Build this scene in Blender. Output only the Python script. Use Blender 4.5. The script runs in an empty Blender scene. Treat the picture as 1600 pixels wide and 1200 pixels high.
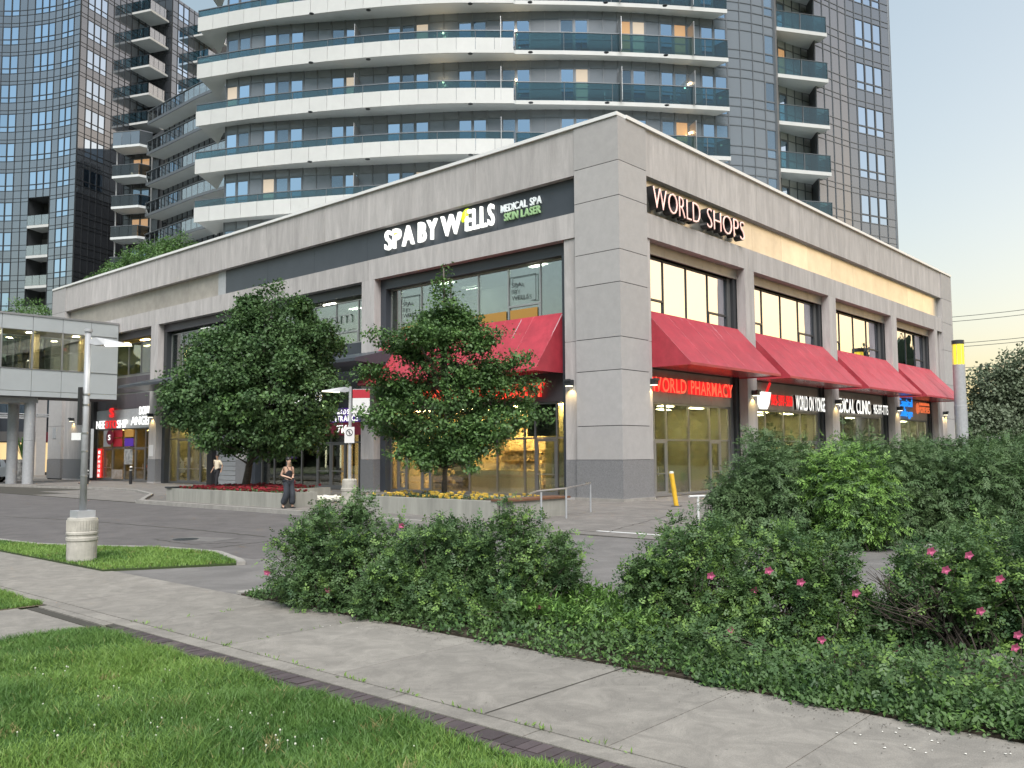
import bpy, math, random
import numpy as np
from mathutils import Matrix, Vector
R = random.Random(7)
NR = np.random.default_rng(11)
scene = bpy.context.scene
col = scene.collection

# ------------------------------------------------------------------ camera geometry
F_PX, CX, CY, EYE = 1377.0, 800.0, 600.0, 2.05
_X = np.array([2028-CX, -(698-CY), -F_PX]); _X /= np.linalg.norm(_X)
_V = np.array([-753-CX, -(716-CY), -F_PX]); _Y = _V - _V.dot(_X)*_X; _Y /= np.linalg.norm(_Y)
_Z = np.cross(_X, _Y); M3 = np.array([_X, _Y, _Z])
CAM = np.array([-29.54, -20.31, EYE])
def ray(px, py): return M3 @ np.array([px-CX, -(py-CY), -F_PX])
def G(px, py, z=0.0):
    "point at height z that the survey photograph shows at px,py"
    r = ray(px, py); return CAM + r*((z-CAM[2])/r[2])
def at(px, py, fwd):
    "point at a forward distance"
    r = ray(px, py); return CAM + r*(fwd/F_PX)
def px_x(p):
    c = M3.T @ (np.array(p, float)-CAM); return CX+F_PX*c[0]/-c[2], CY-F_PX*c[1]/-c[2]

cd = bpy.data.cameras.new('camera'); cam = bpy.data.objects.new('camera', cd); col.objects.link(cam)
cd.sensor_width = 36.0; cd.lens = 36.0*F_PX/1600.0; cd.clip_end = 6000; cd.clip_start = 0.05
mw = Matrix.Identity(4)
for i in range(3):
    for j in range(3): mw[i][j] = M3[i][j]
    mw[i][3] = CAM[i]
cam.matrix_world = mw
scene.camera = cam

# ------------------------------------------------------------------ light
SUN_DIR = np.array([0.84, -0.54])            # horizontal direction towards the sunset
SUN_EL = math.radians(2.0)
az = math.atan2(SUN_DIR[0], SUN_DIR[1])      # clockwise from +Y
world = bpy.data.worlds.new('World'); scene.world = world; world.use_nodes = True
wn = world.node_tree.nodes; wl = world.node_tree.links
for n in list(wn): wn.remove(n)
sky = wn.new('ShaderNodeTexSky'); sky.sky_type = 'NISHITA'; sky.sun_disc = False
sky.sun_elevation = SUN_EL; sky.sun_rotation = az
sky.air_density = 1.0; sky.dust_density = 2.2; sky.ozone_density = 1.6; sky.altitude = 100
hsv = wn.new('ShaderNodeHueSaturation'); hsv.inputs['Saturation'].default_value = 1.12
bg = wn.new('ShaderNodeBackground'); bg.inputs['Strength'].default_value = 0.15
wo = wn.new('ShaderNodeOutputWorld')
gam = wn.new('ShaderNodeGamma'); gam.inputs['Gamma'].default_value = 0.50
wl.new(sky.outputs[0], gam.inputs[0]); wl.new(gam.outputs[0], hsv.inputs['Color']); wl.new(hsv.outputs[0], bg.inputs[0]); wl.new(bg.outputs[0], wo.inputs[0])
sd = bpy.data.lights.new('sky_fill', 'SUN'); sky_fill = bpy.data.objects.new('sky_fill', sd); col.objects.link(sky_fill)
sd.energy = 1.05; sd.angle = math.radians(40); sd.color = (1.0, 0.955, 0.925)
sv = Vector((-0.58, -0.60, 1.08))   # added fill lamp for the evening sky, set apart from the sunset direction
sky_fill.rotation_euler = (-sv).to_track_quat('-Z', 'Y').to_euler()
sky_fill.location = (60, -60, 60)
scene.view_settings.view_transform = 'Standard'; scene.view_settings.look = 'None'
scene.view_settings.gamma = 1.0; scene.view_settings.exposure = 2.36
try: scene.view_settings.use_curve_mapping = False
except Exception: pass
scene.cycles.use_denoising = True
scene.cycles.max_bounces = 8; scene.cycles.transparent_max_bounces = 12
scene.cycles.sample_clamp_indirect = 6.0

# ------------------------------------------------------------------ materials
MATS = {}
def mat(name, base, rough=0.6, metal=0.0, var=0.0, scale=3.0, base2=None, streak=False, bump=0.0, bscale=60.0,
        spec=0.5, coat=0.0, emit=None, estr=0.0, rnd=0.0, transl=0.0, stain=0.0):
    m = bpy.data.materials.new(name); m.use_nodes = True; MATS[name] = m
    nt = m.node_tree; N = nt.nodes; L = nt.links
    b = N['Principled BSDF']; out = N['Material Output']
    b.inputs['Roughness'].default_value = rough; b.inputs['Metallic'].default_value = metal
    b.inputs['Specular IOR Level'].default_value = spec
    b.inputs['Coat Weight'].default_value = coat; b.inputs['Coat Roughness'].default_value = 0.04
    c = (*base, 1.0); b.inputs['Base Color'].default_value = c
    g = N.new('ShaderNodeNewGeometry')
    src = None
    if var > 0 or base2:
        mp = N.new('ShaderNodeMapping'); L.new(g.outputs['Position'], mp.inputs['Vector'])
        if streak: mp.inputs['Scale'].default_value = (1.0, 1.0, 0.16)
        n1 = N.new('ShaderNodeTexNoise'); n1.inputs['Scale'].default_value = scale; n1.inputs['Detail'].default_value = 7; n1.inputs['Roughness'].default_value = 0.62
        L.new(mp.outputs[0], n1.inputs['Vector'])
        rmp = N.new('ShaderNodeMapRange'); rmp.inputs['From Min'].default_value = 0.3; rmp.inputs['From Max'].default_value = 0.7
        L.new(n1.outputs['Fac'], rmp.inputs['Value'])
        mx = N.new('ShaderNodeMix'); mx.data_type = 'RGBA'; L.new(rmp.outputs[0], mx.inputs[0])
        if base2: a_, b_ = base, base2
        else: a_ = tuple(max(0, x*(1-var)) for x in base); b_ = tuple(min(1, x*(1+var)) for x in base)
        mx.inputs[6].default_value = (*a_, 1); mx.inputs[7].default_value = (*b_, 1)
        src = mx.outputs[2]
    if stain > 0 and src is not None:
        # worn patches, drips and small spots: two more noises and a speckle multiplied over the colour
        n3 = N.new('ShaderNodeTexNoise'); n3.inputs['Scale'].default_value = scale*1.3; n3.inputs['Detail'].default_value = 9; n3.inputs['Roughness'].default_value = 0.72; n3.inputs['Distortion'].default_value = 1.2
        L.new(mp.outputs[0], n3.inputs['Vector'])
        r3 = N.new('ShaderNodeMapRange'); r3.inputs['From Min'].default_value = 0.42; r3.inputs['From Max'].default_value = 0.62; r3.inputs['To Min'].default_value = 1-stain; r3.inputs['To Max'].default_value = 1.0
        L.new(n3.outputs['Fac'], r3.inputs['Value'])
        vo = N.new('ShaderNodeTexVoronoi'); vo.inputs['Scale'].default_value = 3.3; vo.inputs['Randomness'].default_value = 1; L.new(g.outputs['Position'], vo.inputs['Vector'])
        r4 = N.new('ShaderNodeMapRange'); r4.inputs['From Min'].default_value = 0.03; r4.inputs['From Max'].default_value = 0.055; r4.inputs['To Min'].default_value = 1-stain*1.3; r4.inputs['To Max'].default_value = 1.0
        L.new(vo.outputs['Distance'], r4.inputs['Value'])
        n5 = N.new('ShaderNodeTexNoise'); n5.inputs['Scale'].default_value = 90; L.new(g.outputs['Position'], n5.inputs['Vector'])
        r5 = N.new('ShaderNodeMapRange'); r5.inputs['From Min'].default_value = 0.3; r5.inputs['From Max'].default_value = 0.7; r5.inputs['To Min'].default_value = 1-stain*.5; r5.inputs['To Max'].default_value = 1+stain*.5
        L.new(n5.outputs['Fac'], r5.inputs['Value'])
        for q in (r3, r4, r5):
            if q is r4 and streak: continue
            sc = N.new('ShaderNodeVectorMath'); sc.operation = 'SCALE'; L.new(src, sc.inputs[0]); L.new(q.outputs[0], sc.inputs['Scale']); src = sc.outputs[0]
    if rnd > 0:
        oi = N.new('ShaderNodeObjectInfo'); mr = N.new('ShaderNodeMapRange'); mr.inputs['To Min'].default_value = 1-rnd; mr.inputs['To Max'].default_value = 1+rnd
        L.new(oi.outputs['Random'], mr.inputs['Value'])
        vm = N.new('ShaderNodeVectorMath'); vm.operation = 'SCALE'
        if src is None: vm.inputs[0].default_value = base
        else: L.new(src, vm.inputs[0])
        L.new(mr.outputs[0], vm.inputs['Scale']); src = vm.outputs[0]
    if src is not None: L.new(src, b.inputs['Base Color'])
    if bump > 0:
        n2 = N.new('ShaderNodeTexNoise'); n2.inputs['Scale'].default_value = bscale; n2.inputs['Detail'].default_value = 4
        L.new(g.outputs['Position'], n2.inputs['Vector'])
        bp = N.new('ShaderNodeBump'); bp.inputs['Strength'].default_value = bump; bp.inputs['Distance'].default_value = 0.01
        L.new(n2.outputs['Fac'], bp.inputs['Height']); L.new(bp.outputs[0], b.inputs['Normal'])
    if emit:
        b.inputs['Emission Color'].default_value = (*emit, 1); b.inputs['Emission Strength'].default_value = estr
    if transl > 0:
        t = N.new('ShaderNodeBsdfTranslucent'); ms = N.new('ShaderNodeMixShader'); ms.inputs[0].default_value = transl
        if src is not None: L.new(src, t.inputs[0])
        else: t.inputs[0].default_value = c
        L.new(b.outputs[0], ms.inputs[1]); L.new(t.outputs[0], ms.inputs[2]); L.new(ms.outputs[0], out.inputs[0])
    return m
def glass(name, tint, refl, rough=0.01, rcol=(1, 1, 1), wav=0.0):
    "window glass: see-through, tinted, with a coated reflection"
    m = bpy.data.materials.new(name); m.use_nodes = True; MATS[name] = m
    nt = m.node_tree; N = nt.nodes; L = nt.links; N.remove(N['Principled BSDF']); out = N['Material Output']
    t = N.new('ShaderNodeBsdfTransparent'); t.inputs[0].default_value = (*tint, 1)
    g = N.new('ShaderNodeBsdfGlossy'); g.inputs['Color'].default_value = (*rcol, 1); g.inputs['Roughness'].default_value = rough
    fr = N.new('ShaderNodeFresnel'); fr.inputs['IOR'].default_value = 1.5
    mr = N.new('ShaderNodeMapRange'); mr.inputs['To Min'].default_value = refl; mr.inputs['To Max'].default_value = max(.75, refl)
    L.new(fr.outputs[0], mr.inputs['Value'])
    if wav > 0:
        gg = N.new('ShaderNodeNewGeometry'); n2 = N.new('ShaderNodeTexNoise'); n2.inputs['Scale'].default_value = 0.8
        bp = N.new('ShaderNodeBump'); bp.inputs['Strength'].default_value = wav; bp.inputs['Distance'].default_value = 0.03
        L.new(gg.outputs['Position'], n2.inputs['Vector']); L.new(n2.outputs['Fac'], bp.inputs['Height']); L.new(bp.outputs[0], g.inputs['Normal'])
    ms = N.new('ShaderNodeMixShader'); L.new(mr.outputs[0], ms.inputs[0]); L.new(t.outputs[0], ms.inputs[1]); L.new(g.outputs[0], ms.inputs[2]); L.new(ms.outputs[0], out.inputs[0])
    return m

concrete = mat('precast_concrete', (0.47, 0.445, 0.43), 0.85, var=0.14, scale=1.6, streak=True, bump=0.25, bscale=40, rnd=0.06, stain=.16)
corner_conc = mat('smooth_concrete', (0.41, 0.395, 0.385), 0.8, var=0.05, scale=2.2, bump=0.2, bscale=50, rnd=0.06, stain=.05)
granite = mat('granite', (0.15, 0.15, 0.155), 0.5, base2=(0.26, 0.26, 0.265), scale=28, bump=0.1)
coping = mat('white_coping', (0.75, 0.75, 0.73), 0.45)
slate = mat('dark_slate_metal', (0.047, 0.055, 0.067), 0.4, var=0.12, scale=0.6)
purple_grey = mat('dark_fascia', (0.085, 0.075, 0.085), 0.45)
champagne = mat('brushed_champagne_metal', (0.60, 0.585, 0.53), 0.3, metal=0.75, var=0.12, scale=0.9, rnd=0.12)
beige_metal = mat('beige_cladding', (0.36, 0.33, 0.29), 0.5, metal=0.2, var=0.15, scale=1.2, rnd=0.1)
frame_light = mat('aluminium_frame', (0.42, 0.42, 0.42), 0.35, metal=0.7)
frame_dark = mat('dark_frame', (0.05, 0.055, 0.06), 0.4, metal=0.3)
frame_mid = mat('grey_frame', (0.2, 0.2, 0.2), 0.4, metal=0.5)
fabric_red = mat('red_awning', (0.41, 0.040, 0.058), 0.5, var=0.16, scale=1.3, coat=0.12, rnd=.08, stain=.12, bump=0.05, bscale=8)
awn_under = mat('awning_underside', (0.35, 0.05, 0.06), 0.25)
steel = mat('brushed_steel', (0.5, 0.5, 0.5), 0.3, metal=0.9)
galv = mat('galvanised_grey', (0.38, 0.39, 0.40), 0.45, metal=0.1, var=0.1, scale=6)
black = mat('black_paint', (0.02, 0.02, 0.022), 0.4)
white_paint = mat('white_paint', (0.72, 0.73, 0.71), 0.45)
white_fascia = mat('white_balcony_fascia', (0.54, 0.55, 0.535), 0.5, var=0.04, scale=1.5, rnd=0.03)
soffit = mat('soffit_grey', (0.62, 0.65, 0.65), 0.8, var=0.06, scale=0.5)
tower_panel = mat('balcony_wall_panel', (0.19, 0.215, 0.24), 0.25, metal=0.1, coat=0.4, rnd=0.12)
panel_dark = mat('spandrel_panel', (0.235, 0.26, 0.29), 0.10, metal=0.8, spec=0.75, coat=0.7, rnd=0.12)
panel_dark_shade = mat('dark_shade_spandrel', (0.03, 0.033, 0.038), 0.2, spec=0.7, coat=0.3, rnd=0.1)  # darker panel; on the left tower it paints in shade and reflection
mullion_m = mat('mullion_grey', (0.16, 0.175, 0.19), 0.4, metal=0.4)
mullion_d = mat('mullion_dark', (0.05, 0.055, 0.06), 0.4, metal=0.4)
core_m = mat('core_wall', (0.06, 0.065, 0.07), 0.7)
tower_glass = mat('tower_window_glass', (0.20, 0.28, 0.36), 0.03, metal=0.7, spec=1.0, coat=1.0, rnd=0.3)
mirror_glass = mat('mirror_window_glass', (0.50, 0.64, 0.80), 0.02, metal=1.0, rnd=0.08)
lit_glass = mat('lit_window', (0.3, 0.2, 0.1), 0.1, emit=(1.0, 0.55, 0.25), estr=0.09, coat=0.5)
lit_glass2 = mat('lit_window_pale', (0.3, 0.25, 0.2), 0.1, emit=(1.0, 0.82, 0.6), estr=0.10, coat=0.5)
rail_glass = glass('green_rail_glass', (0.30, 0.50, 0.54), 0.08)
rail_glass_b = glass('pale_rail_glass', (0.5, 0.55, 0.56), 0.34)
rail_glass_d = glass('dark_rail_glass', (0.25, 0.28, 0.3), 0.05)
win_upper = glass('upper_window_glass', (0.60, 0.68, 0.65), 0.22, wav=0.1)
win_coated = glass('coated_window_glass', (0.25, 0.28, 0.25), 0.78, rcol=(0.86, 0.90, 1.0), wav=0.25)
win_shop = glass('shop_glass', (0.80, 0.82, 0.76), 0.06, wav=0.1)
win_shop_r = glass('shop_glass_tinted', (0.62, 0.62, 0.52), 0.12, wav=0.1)
bridge_glass = glass('bridge_glass', (0.72, 0.74, 0.68), 0.10, wav=0.1)
bridge_panel = mat('bridge_panel', (0.46, 0.49, 0.495), 0.35, metal=0.15, rnd=0.03, var=0.04, scale=0.8)
def lamp_mat(name, c, s): return mat(name, tuple(min(1, x*.9) for x in c), 0.5, emit=c, estr=s)
em_warm = lamp_mat('warm_light', (1.0, 0.72, 0.32), 7.0)
em_glow = lamp_mat('small_warm_lamp', (1.0, 0.8, 0.5), 0.8)
em_lens = lamp_mat('lamp_lens', (1.0, 0.95, 0.7), 0.5)
em_shop = lamp_mat('shop_ceiling_light', (1.0, 0.9, 0.66), 30.0)
pale_bounce_roof = mat('pale_bounce_roof', (0.5, 0.49, 0.46), 0.9, var=.2, scale=4)  # unseen roof surface, made pale to bounce light up to the soffits
em_pale = lamp_mat('pale_light', (1.0, 0.95, 0.78), 6.0)
em_white = lamp_mat('white_sign_light', (1.0, 1.0, 0.95), 0.24)
em_red = lamp_mat('red_sign_light', (1.0, 0.03, 0.03), 0.15)
em_redor = lamp_mat('red_neon_core', (1.0, 0.10, 0.05), 0.30)
em_room = lamp_mat('pharmacy_ceiling_light', (1.0, 0.74, 0.36), 26.0)
em_pink = lamp_mat('pink_neon', (1.0, 0.62, 0.55), 0.12)
em_green = lamp_mat('green_sign_light', (0.32, 0.5, 0.25), 0.05)
em_leaf = lamp_mat('leaf_light', (0.62, 0.85, 0.02), 0.2)
em_blue = lamp_mat('blue_sign_light', (0.02, 0.30, 1.0), 0.2)
em_orange = lamp_mat('orange_sign_light', (1.0, 0.22, 0.08), 0.12)
em_purple = lamp_mat('purple_light', (0.35, 0.1, 0.95), 0.2)
em_yellow = lamp_mat('yellow_light', (1.0, 0.80, 0.05), 0.13)
room_warm = mat('room_warm_wall', (0.62, 0.5, 0.3), 0.8)
room_olive = mat('room_olive_wall', (0.34, 0.33, 0.2), 0.8)
room_grey = mat('room_grey_wall', (0.3, 0.33, 0.31), 0.8, var=0.2, scale=0.7)
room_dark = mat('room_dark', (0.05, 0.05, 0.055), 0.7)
tile_m = mat('interior_floor', (0.3, 0.27, 0.22), 0.4)
wood = mat('wood', (0.16, 0.075, 0.04), 0.6, var=0.25, scale=14)
blackmail = None
asphalt = mat('asphalt', (0.125, 0.115, 0.11), 0.9, var=0.14, scale=0.9, bump=0.5, bscale=120, stain=.2)
drive_conc = mat('driveway_concrete', (0.175, 0.165, 0.155), 0.85, var=0.14, scale=0.8, bump=0.3, bscale=90, stain=.22)
walk_conc = mat('sidewalk_concrete', (0.27, 0.25, 0.218), 0.85, var=0.09, scale=2.1, bump=0.5, bscale=110, rnd=0.07, stain=.24)
walk2_conc = mat('plaza_concrete', (0.205, 0.19, 0.172), 0.85, var=0.14, scale=1.1, bump=0.3, bscale=90, stain=.25)
kerb_conc = mat('kerb_concrete', (0.29, 0.275, 0.25), 0.85, var=0.18, scale=3, bump=0.3)
planter_conc = mat('planter_concrete', (0.30, 0.295, 0.26), 0.85, var=0.22, scale=2.4, streak=True, bump=0.3)
post_conc = mat('post_base_concrete', (0.42, 0.40, 0.35), 0.85, var=0.2, scale=5, bump=0.6, bscale=45)
joint_m = mat('joint_dirt', (0.055, 0.05, 0.04), 0.95)
paver = mat('dark_brick_paver', (0.075, 0.058, 0.06), 0.8, var=0.15, scale=9, rnd=0.3, bump=0.4, bscale=80)
soil = mat('soil', (0.05, 0.038, 0.025), 0.95, var=0.3, scale=6, bump=0.6, bscale=30)
dirt = mat('bare_dirt', (0.20, 0.16, 0.11), 0.95, var=0.25, scale=5, bump=0.5, bscale=40)
lawn_soil = mat('lawn_base', (0.035, 0.055, 0.015), 0.95, var=0.3, scale=3)
far_ground = mat('far_ground', (0.09, 0.10, 0.06), 0.95, var=0.3, scale=0.05)
def leafmat(name, a, b, rough=0.5, tr=0.22, scale=2.2):
    a = tuple(x*2.1 for x in a); b = tuple(x*1.95 for x in b)
    return mat(name, a, rough, base2=b, scale=scale, transl=tr, spec=0.35)
leaf_linden = leafmat('linden_leaf', (0.020, 0.044, 0.017), (0.058, 0.100, 0.034), scale=1.4)
leaf_maple = leafmat('maple_leaf', (0.030, 0.064, 0.020), (0.075, 0.135, 0.038))
leaf_rose = leafmat('rose_leaf', (0.019, 0.042, 0.017), (0.068, 0.112, 0.040), scale=3.0)
leaf_rose_l = leafmat('young_rose_leaf', (0.06, 0.11, 0.028), (0.115, 0.18, 0.045))
leaf_shrub = leafmat('shrub_leaf', (0.03, 0.055, 0.024), (0.07, 0.11, 0.042), scale=1.2)
leaf_shrub_l = leafmat('light_shrub_leaf', (0.07, 0.14, 0.03), (0.12, 0.2, 0.045))
leaf_hazed = leafmat('hazed_far_leaf', (0.058, 0.076, 0.046), (0.09, 0.112, 0.07))  # haze is put into the leaf colour, paler than the near leaves
leaf_dark = leafmat('street_leaf', (0.02, 0.03, 0.018), (0.035, 0.05, 0.03))
leaf_cover = leafmat('ground_cover_leaf', (0.032, 0.070, 0.018), (0.08, 0.14, 0.035))
grass_dry = leafmat('dry_grass_blade', (0.14, 0.12, 0.05), (0.2, 0.18, 0.08))
grass_m = leafmat('grass_blade', (0.028, 0.068, 0.015), (0.075, 0.135, 0.032), 0.5, 0.25, 1.3)
grass_b = leafmat('bright_grass_blade', (0.07, 0.125, 0.024), (0.12, 0.19, 0.045), 0.5, 0.25, 2.0)
bark = mat('bark', (0.09, 0.075, 0.06), 0.9, var=0.3, scale=12, bump=0.8, bscale=30)
bark_pale = mat('pale_bark', (0.12, 0.105, 0.085), 0.9, var=0.25, scale=10, bump=0.6, bscale=30)
twig = mat('twig', (0.07, 0.055, 0.045), 0.9, var=0.3, scale=8)
petal_pink = mat('pink_petal', (0.72, 0.17, 0.33), 0.6, transl=0.2)
petal_red = mat('red_petal', (0.26, 0.012, 0.02), 0.6, var=0.3, scale=5)
petal_white = mat('white_petal', (0.8, 0.78, 0.70), 0.6)
petal_yellow = mat('yellow_petal', (0.75, 0.52, 0.08), 0.6, var=0.2, scale=5)
clover_white = mat('clover_white', (0.62, 0.64, 0.52), 0.7)
skin_m = mat('skin', (0.55, 0.35, 0.25), 0.55)
skin_t = mat('tan_skin', (0.32, 0.19, 0.12), 0.55)
hair_m = mat('black_hair', (0.012, 0.01, 0.01), 0.45)
cloth_black = mat('black_cloth', (0.015, 0.015, 0.018), 0.85)
denim = mat('faded_black_denim', (0.016, 0.019, 0.024), 0.85, base2=(0.055, 0.063, 0.078), scale=2.6)
cloth_cream = mat('cream_cloth', (0.62, 0.54, 0.40), 0.85)
cloth_white = mat('white_cloth', (0.7, 0.7, 0.72), 0.85)
cloth_navy = mat('navy_cloth', (0.03, 0.035, 0.07), 0.85)
car_white = mat('white_car_paint', (0.62, 0.63, 0.65), 0.3, coat=0.8)
rubber = mat('rubber', (0.02, 0.02, 0.02), 0.8)
yellow_p = mat('yellow_bollard_paint', (0.72, 0.43, 0.03), 0.5, var=0.12, scale=6)
sign_red = mat('sign_red', (0.42, 0.02, 0.035), 0.5)
sign_maroon = mat('sign_maroon', (0.13, 0.01, 0.025), 0.5, emit=(0.3, 0.0, 0.03), estr=0.03)
sign_purple = mat('sign_purple', (0.05, 0.02, 0.18), 0.5, emit=(0.1, 0.02, 0.35), estr=0.08)
sign_blue = mat('sign_blue', (0.10, 0.16, 0.38), 0.5)
sign_orange = mat('sign_orange', (0.45, 0.24, 0.05), 0.6)
sign_white = mat('sign_white', (0.7, 0.69, 0.68), 0.5)
photo_dark = mat('poster_dark', (0.03, 0.03, 0.035), 0.4, base2=(0.5, 0.5, 0.48), scale=3.5)
photo_brown = mat('poster_brown', (0.16, 0.11, 0.08), 0.5, base2=(0.4, 0.37, 0.33), scale=3.0)
shelf_goods = mat('shelf_goods', (0.10, 0.09, 0.07), 0.6, base2=(0.6, 0.5, 0.36), scale=5.5)

# ------------------------------------------------------------------ object helpers
ORG = {}
def tag(o, label=None, cat=None, group=None, kind=None):
    if label: o['label'] = label
    if cat: o['category'] = cat
    if group: o['group'] = group
    if kind: o['kind'] = kind
    return o
def thing(name, label, cat, loc=(0, 0, 0), group=None):
    o = bpy.data.objects.new(name, None); col.objects.link(o); o.location = loc; o.empty_display_size = 0.3
    ORG[o.name] = np.array(loc, float); tag(o, label, cat, group); return o
def link(name, me, parent=None, loc=None):
    o = bpy.data.objects.new(name, me); col.objects.link(o)
    if parent is not None: o.parent = parent; ORG[o.name] = ORG.get(parent.name, np.zeros(3))
    if loc is not None: o.location = loc
    return o
class MB:
    def __init__(s): s.v = []; s.f = []; s.m = []; s.mi = 0
    def add(s, vs, fs):
        n = len(s.v); s.v += [tuple(map(float, v)) for v in vs]; s.f += [tuple(n+i for i in f) for f in fs]; s.m += [s.mi]*len(fs); return s
    def box(s, a, b):
        x0, y0, z0 = (min(a[i], b[i]) for i in range(3)); x1, y1, z1 = (max(a[i], b[i]) for i in range(3))
        return s.add([(x0,y0,z0),(x1,y0,z0),(x1,y1,z0),(x0,y1,z0),(x0,y0,z1),(x1,y0,z1),(x1,y1,z1),(x0,y1,z1)],
                     [(0,3,2,1),(4,5,6,7),(0,1,5,4),(1,2,6,5),(2,3,7,6),(3,0,4,7)])
    def prism(s, pts, z0, z1):
        n = len(pts); a = sum(pts[i][0]*pts[(i+1)%n][1]-pts[(i+1)%n][0]*pts[i][1] for i in range(n))
        if a < 0: pts = pts[::-1]
        return s.add([(p[0], p[1], z0) for p in pts]+[(p[0], p[1], z1) for p in pts],
                     [tuple(range(n))[::-1], tuple(range(n, 2*n))]+[(i, (i+1)%n, n+(i+1)%n, n+i) for i in range(n)])
    def strip(s, pa, pb, z0, z1):
        "wall strip between two polylines (outer a, inner b), from z0 to z1, as a solid"
        n = len(pa)
        for i in range(n-1):
            s.prism4(pa[i], pa[i+1], pb[i+1], pb[i], z0, z1)
        return s
    def prism4(s, a, b, c, d, z0, z1): return s.prism([a, b, c, d], z0, z1)
    def tube(s, path, r, n=8, r1=None, cap=True):
        P = [Vector(p) for p in path]; k = len(P); vs = []
        for i, p in enumerate(P):
            d = (P[min(i+1, k-1)]-P[max(i-1, 0)]).normalized()
            u = d.cross(Vector((0, 0, 1))) if abs(d.z) < 0.95 else d.cross(Vector((1, 0, 0)))
            u.normalize(); w = d.cross(u)
            rr = r if r1 is None else r+(r1-r)*i/(k-1)
            if isinstance(r, (list, tuple)): rr = r[i]
            for j in range(n):
                t = 2*math.pi*j/n; vs.append(p+u*math.cos(t)*rr+w*math.sin(t)*rr)
        fs = [(i*n+j, i*n+(j+1)%n, (i+1)*n+(j+1)%n, (i+1)*n+j) for i in range(k-1) for j in range(n)]
        if cap: fs += [tuple(range(n))[::-1], tuple((k-1)*n+j for j in range(n))]
        return s.add(vs, fs)
    def lathe(s, c, prof, n=20):
        vs = []; k = len(prof)
        for r_, z in prof:
            for j in range(n):
                t = 2*math.pi*j/n; vs.append((c[0]+r_*math.cos(t), c[1]+r_*math.sin(t), c[2]+z))
        fs = [(i*n+j, i*n+(j+1)%n, (i+1)*n+(j+1)%n, (i+1)*n+j) for i in range(k-1) for j in range(n)]
        fs += [tuple(range(n))[::-1], tuple((k-1)*n+j for j in range(n))]
        return s.add(vs, fs)
    def ball(s, c, r, n=10, m=7):
        r = (r, r, r) if not hasattr(r, '__len__') else r; vs = []
        for i in range(m+1):
            ph = math.pi*i/m
            for j in range(n):
                t = 2*math.pi*j/n; vs.append((c[0]+r[0]*math.sin(ph)*math.cos(t), c[1]+r[1]*math.sin(ph)*math.sin(t), c[2]-r[2]*math.cos(ph)))
        return s.add(vs, [(i*n+j, i*n+(j+1)%n, (i+1)*n+(j+1)%n, (i+1)*n+j) for i in range(m) for j in range(n)])
    def quad(s, *p): return s.add(p, [tuple(range(len(p)))])
    def mesh(s, name, mats, org=None, smooth=False):
        me = bpy.data.meshes.new(name)
        v = s.v if org is None else [(a-org[0], b-org[1], c-org[2]) for a, b, c in s.v]
        me.from_pydata(v, [], s.f)
        mats = mats if isinstance(mats, (list, tuple)) else [mats]
        for m in mats: me.materials.append(m)
        if len(mats) > 1: me.polygons.foreach_set('material_index', s.m)
        if smooth: me.polygons.foreach_set('use_smooth', [True]*len(s.f))
        me.update(); return me
    def build(s, name, mats, parent=None, smooth=False, label=None, kind=None, local=False):
        org = None if (parent is None or local) else ORG.get(parent.name)
        o = link(name, s.mesh(name, mats, org, smooth), parent)
        if label: o['label'] = label
        if kind: o['kind'] = kind
        return o
def unit_box(name, mats):
    "unit box: width along x (0..1), thickness along y (0..1), height along z (0..1)"
    return MB().box((0, 0, 0), (1, 1, 1)).mesh(name, mats)
def unit_frame(name, m, b=0.07, bz=0.06):
    k = MB()
    k.box((0, 0, 0), (b, 1, 1)); k.box((1-b, 0, 0), (1, 1, 1)); k.box((b, 0, 0), (1-b, 1, bz)); k.box((b, 0, 1-bz), (1-b, 1, 1))
    return k.mesh(name, m)
def place(name, me, parent, o, u, w, d, z0, h, n):
    "put a unit mesh with its width along u (2D unit), thickness d along n (2D unit), height h"
    org = ORG.get(parent.name, np.zeros(3))
    ob = bpy.data.objects.new(name, me); col.objects.link(ob); ob.parent = parent; ORG[ob.name] = org
    ob.matrix_local = Matrix(((u[0]*w, n[0]*d, 0, o[0]-org[0]), (u[1]*w, n[1]*d, 0, o[1]-org[1]), (0, 0, h, z0-org[2]), (0, 0, 0, 1)))
    return ob
def FX(side, u, d, z): return (d, u, z) if side == 'L' else (u, d, z)
def fbox(mb, side, u0, u1, d0, d1, z0, z1): return mb.box(FX(side, u0, d0, z0), FX(side, u1, d1, z1))
def fpart(name, side, u0, u1, d0, d1, z0, z1, m, parent, label=None):
    return fbox(MB(), side, u0, u1, d0, d1, z0, z1).build(name, m, parent, label=label)

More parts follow.
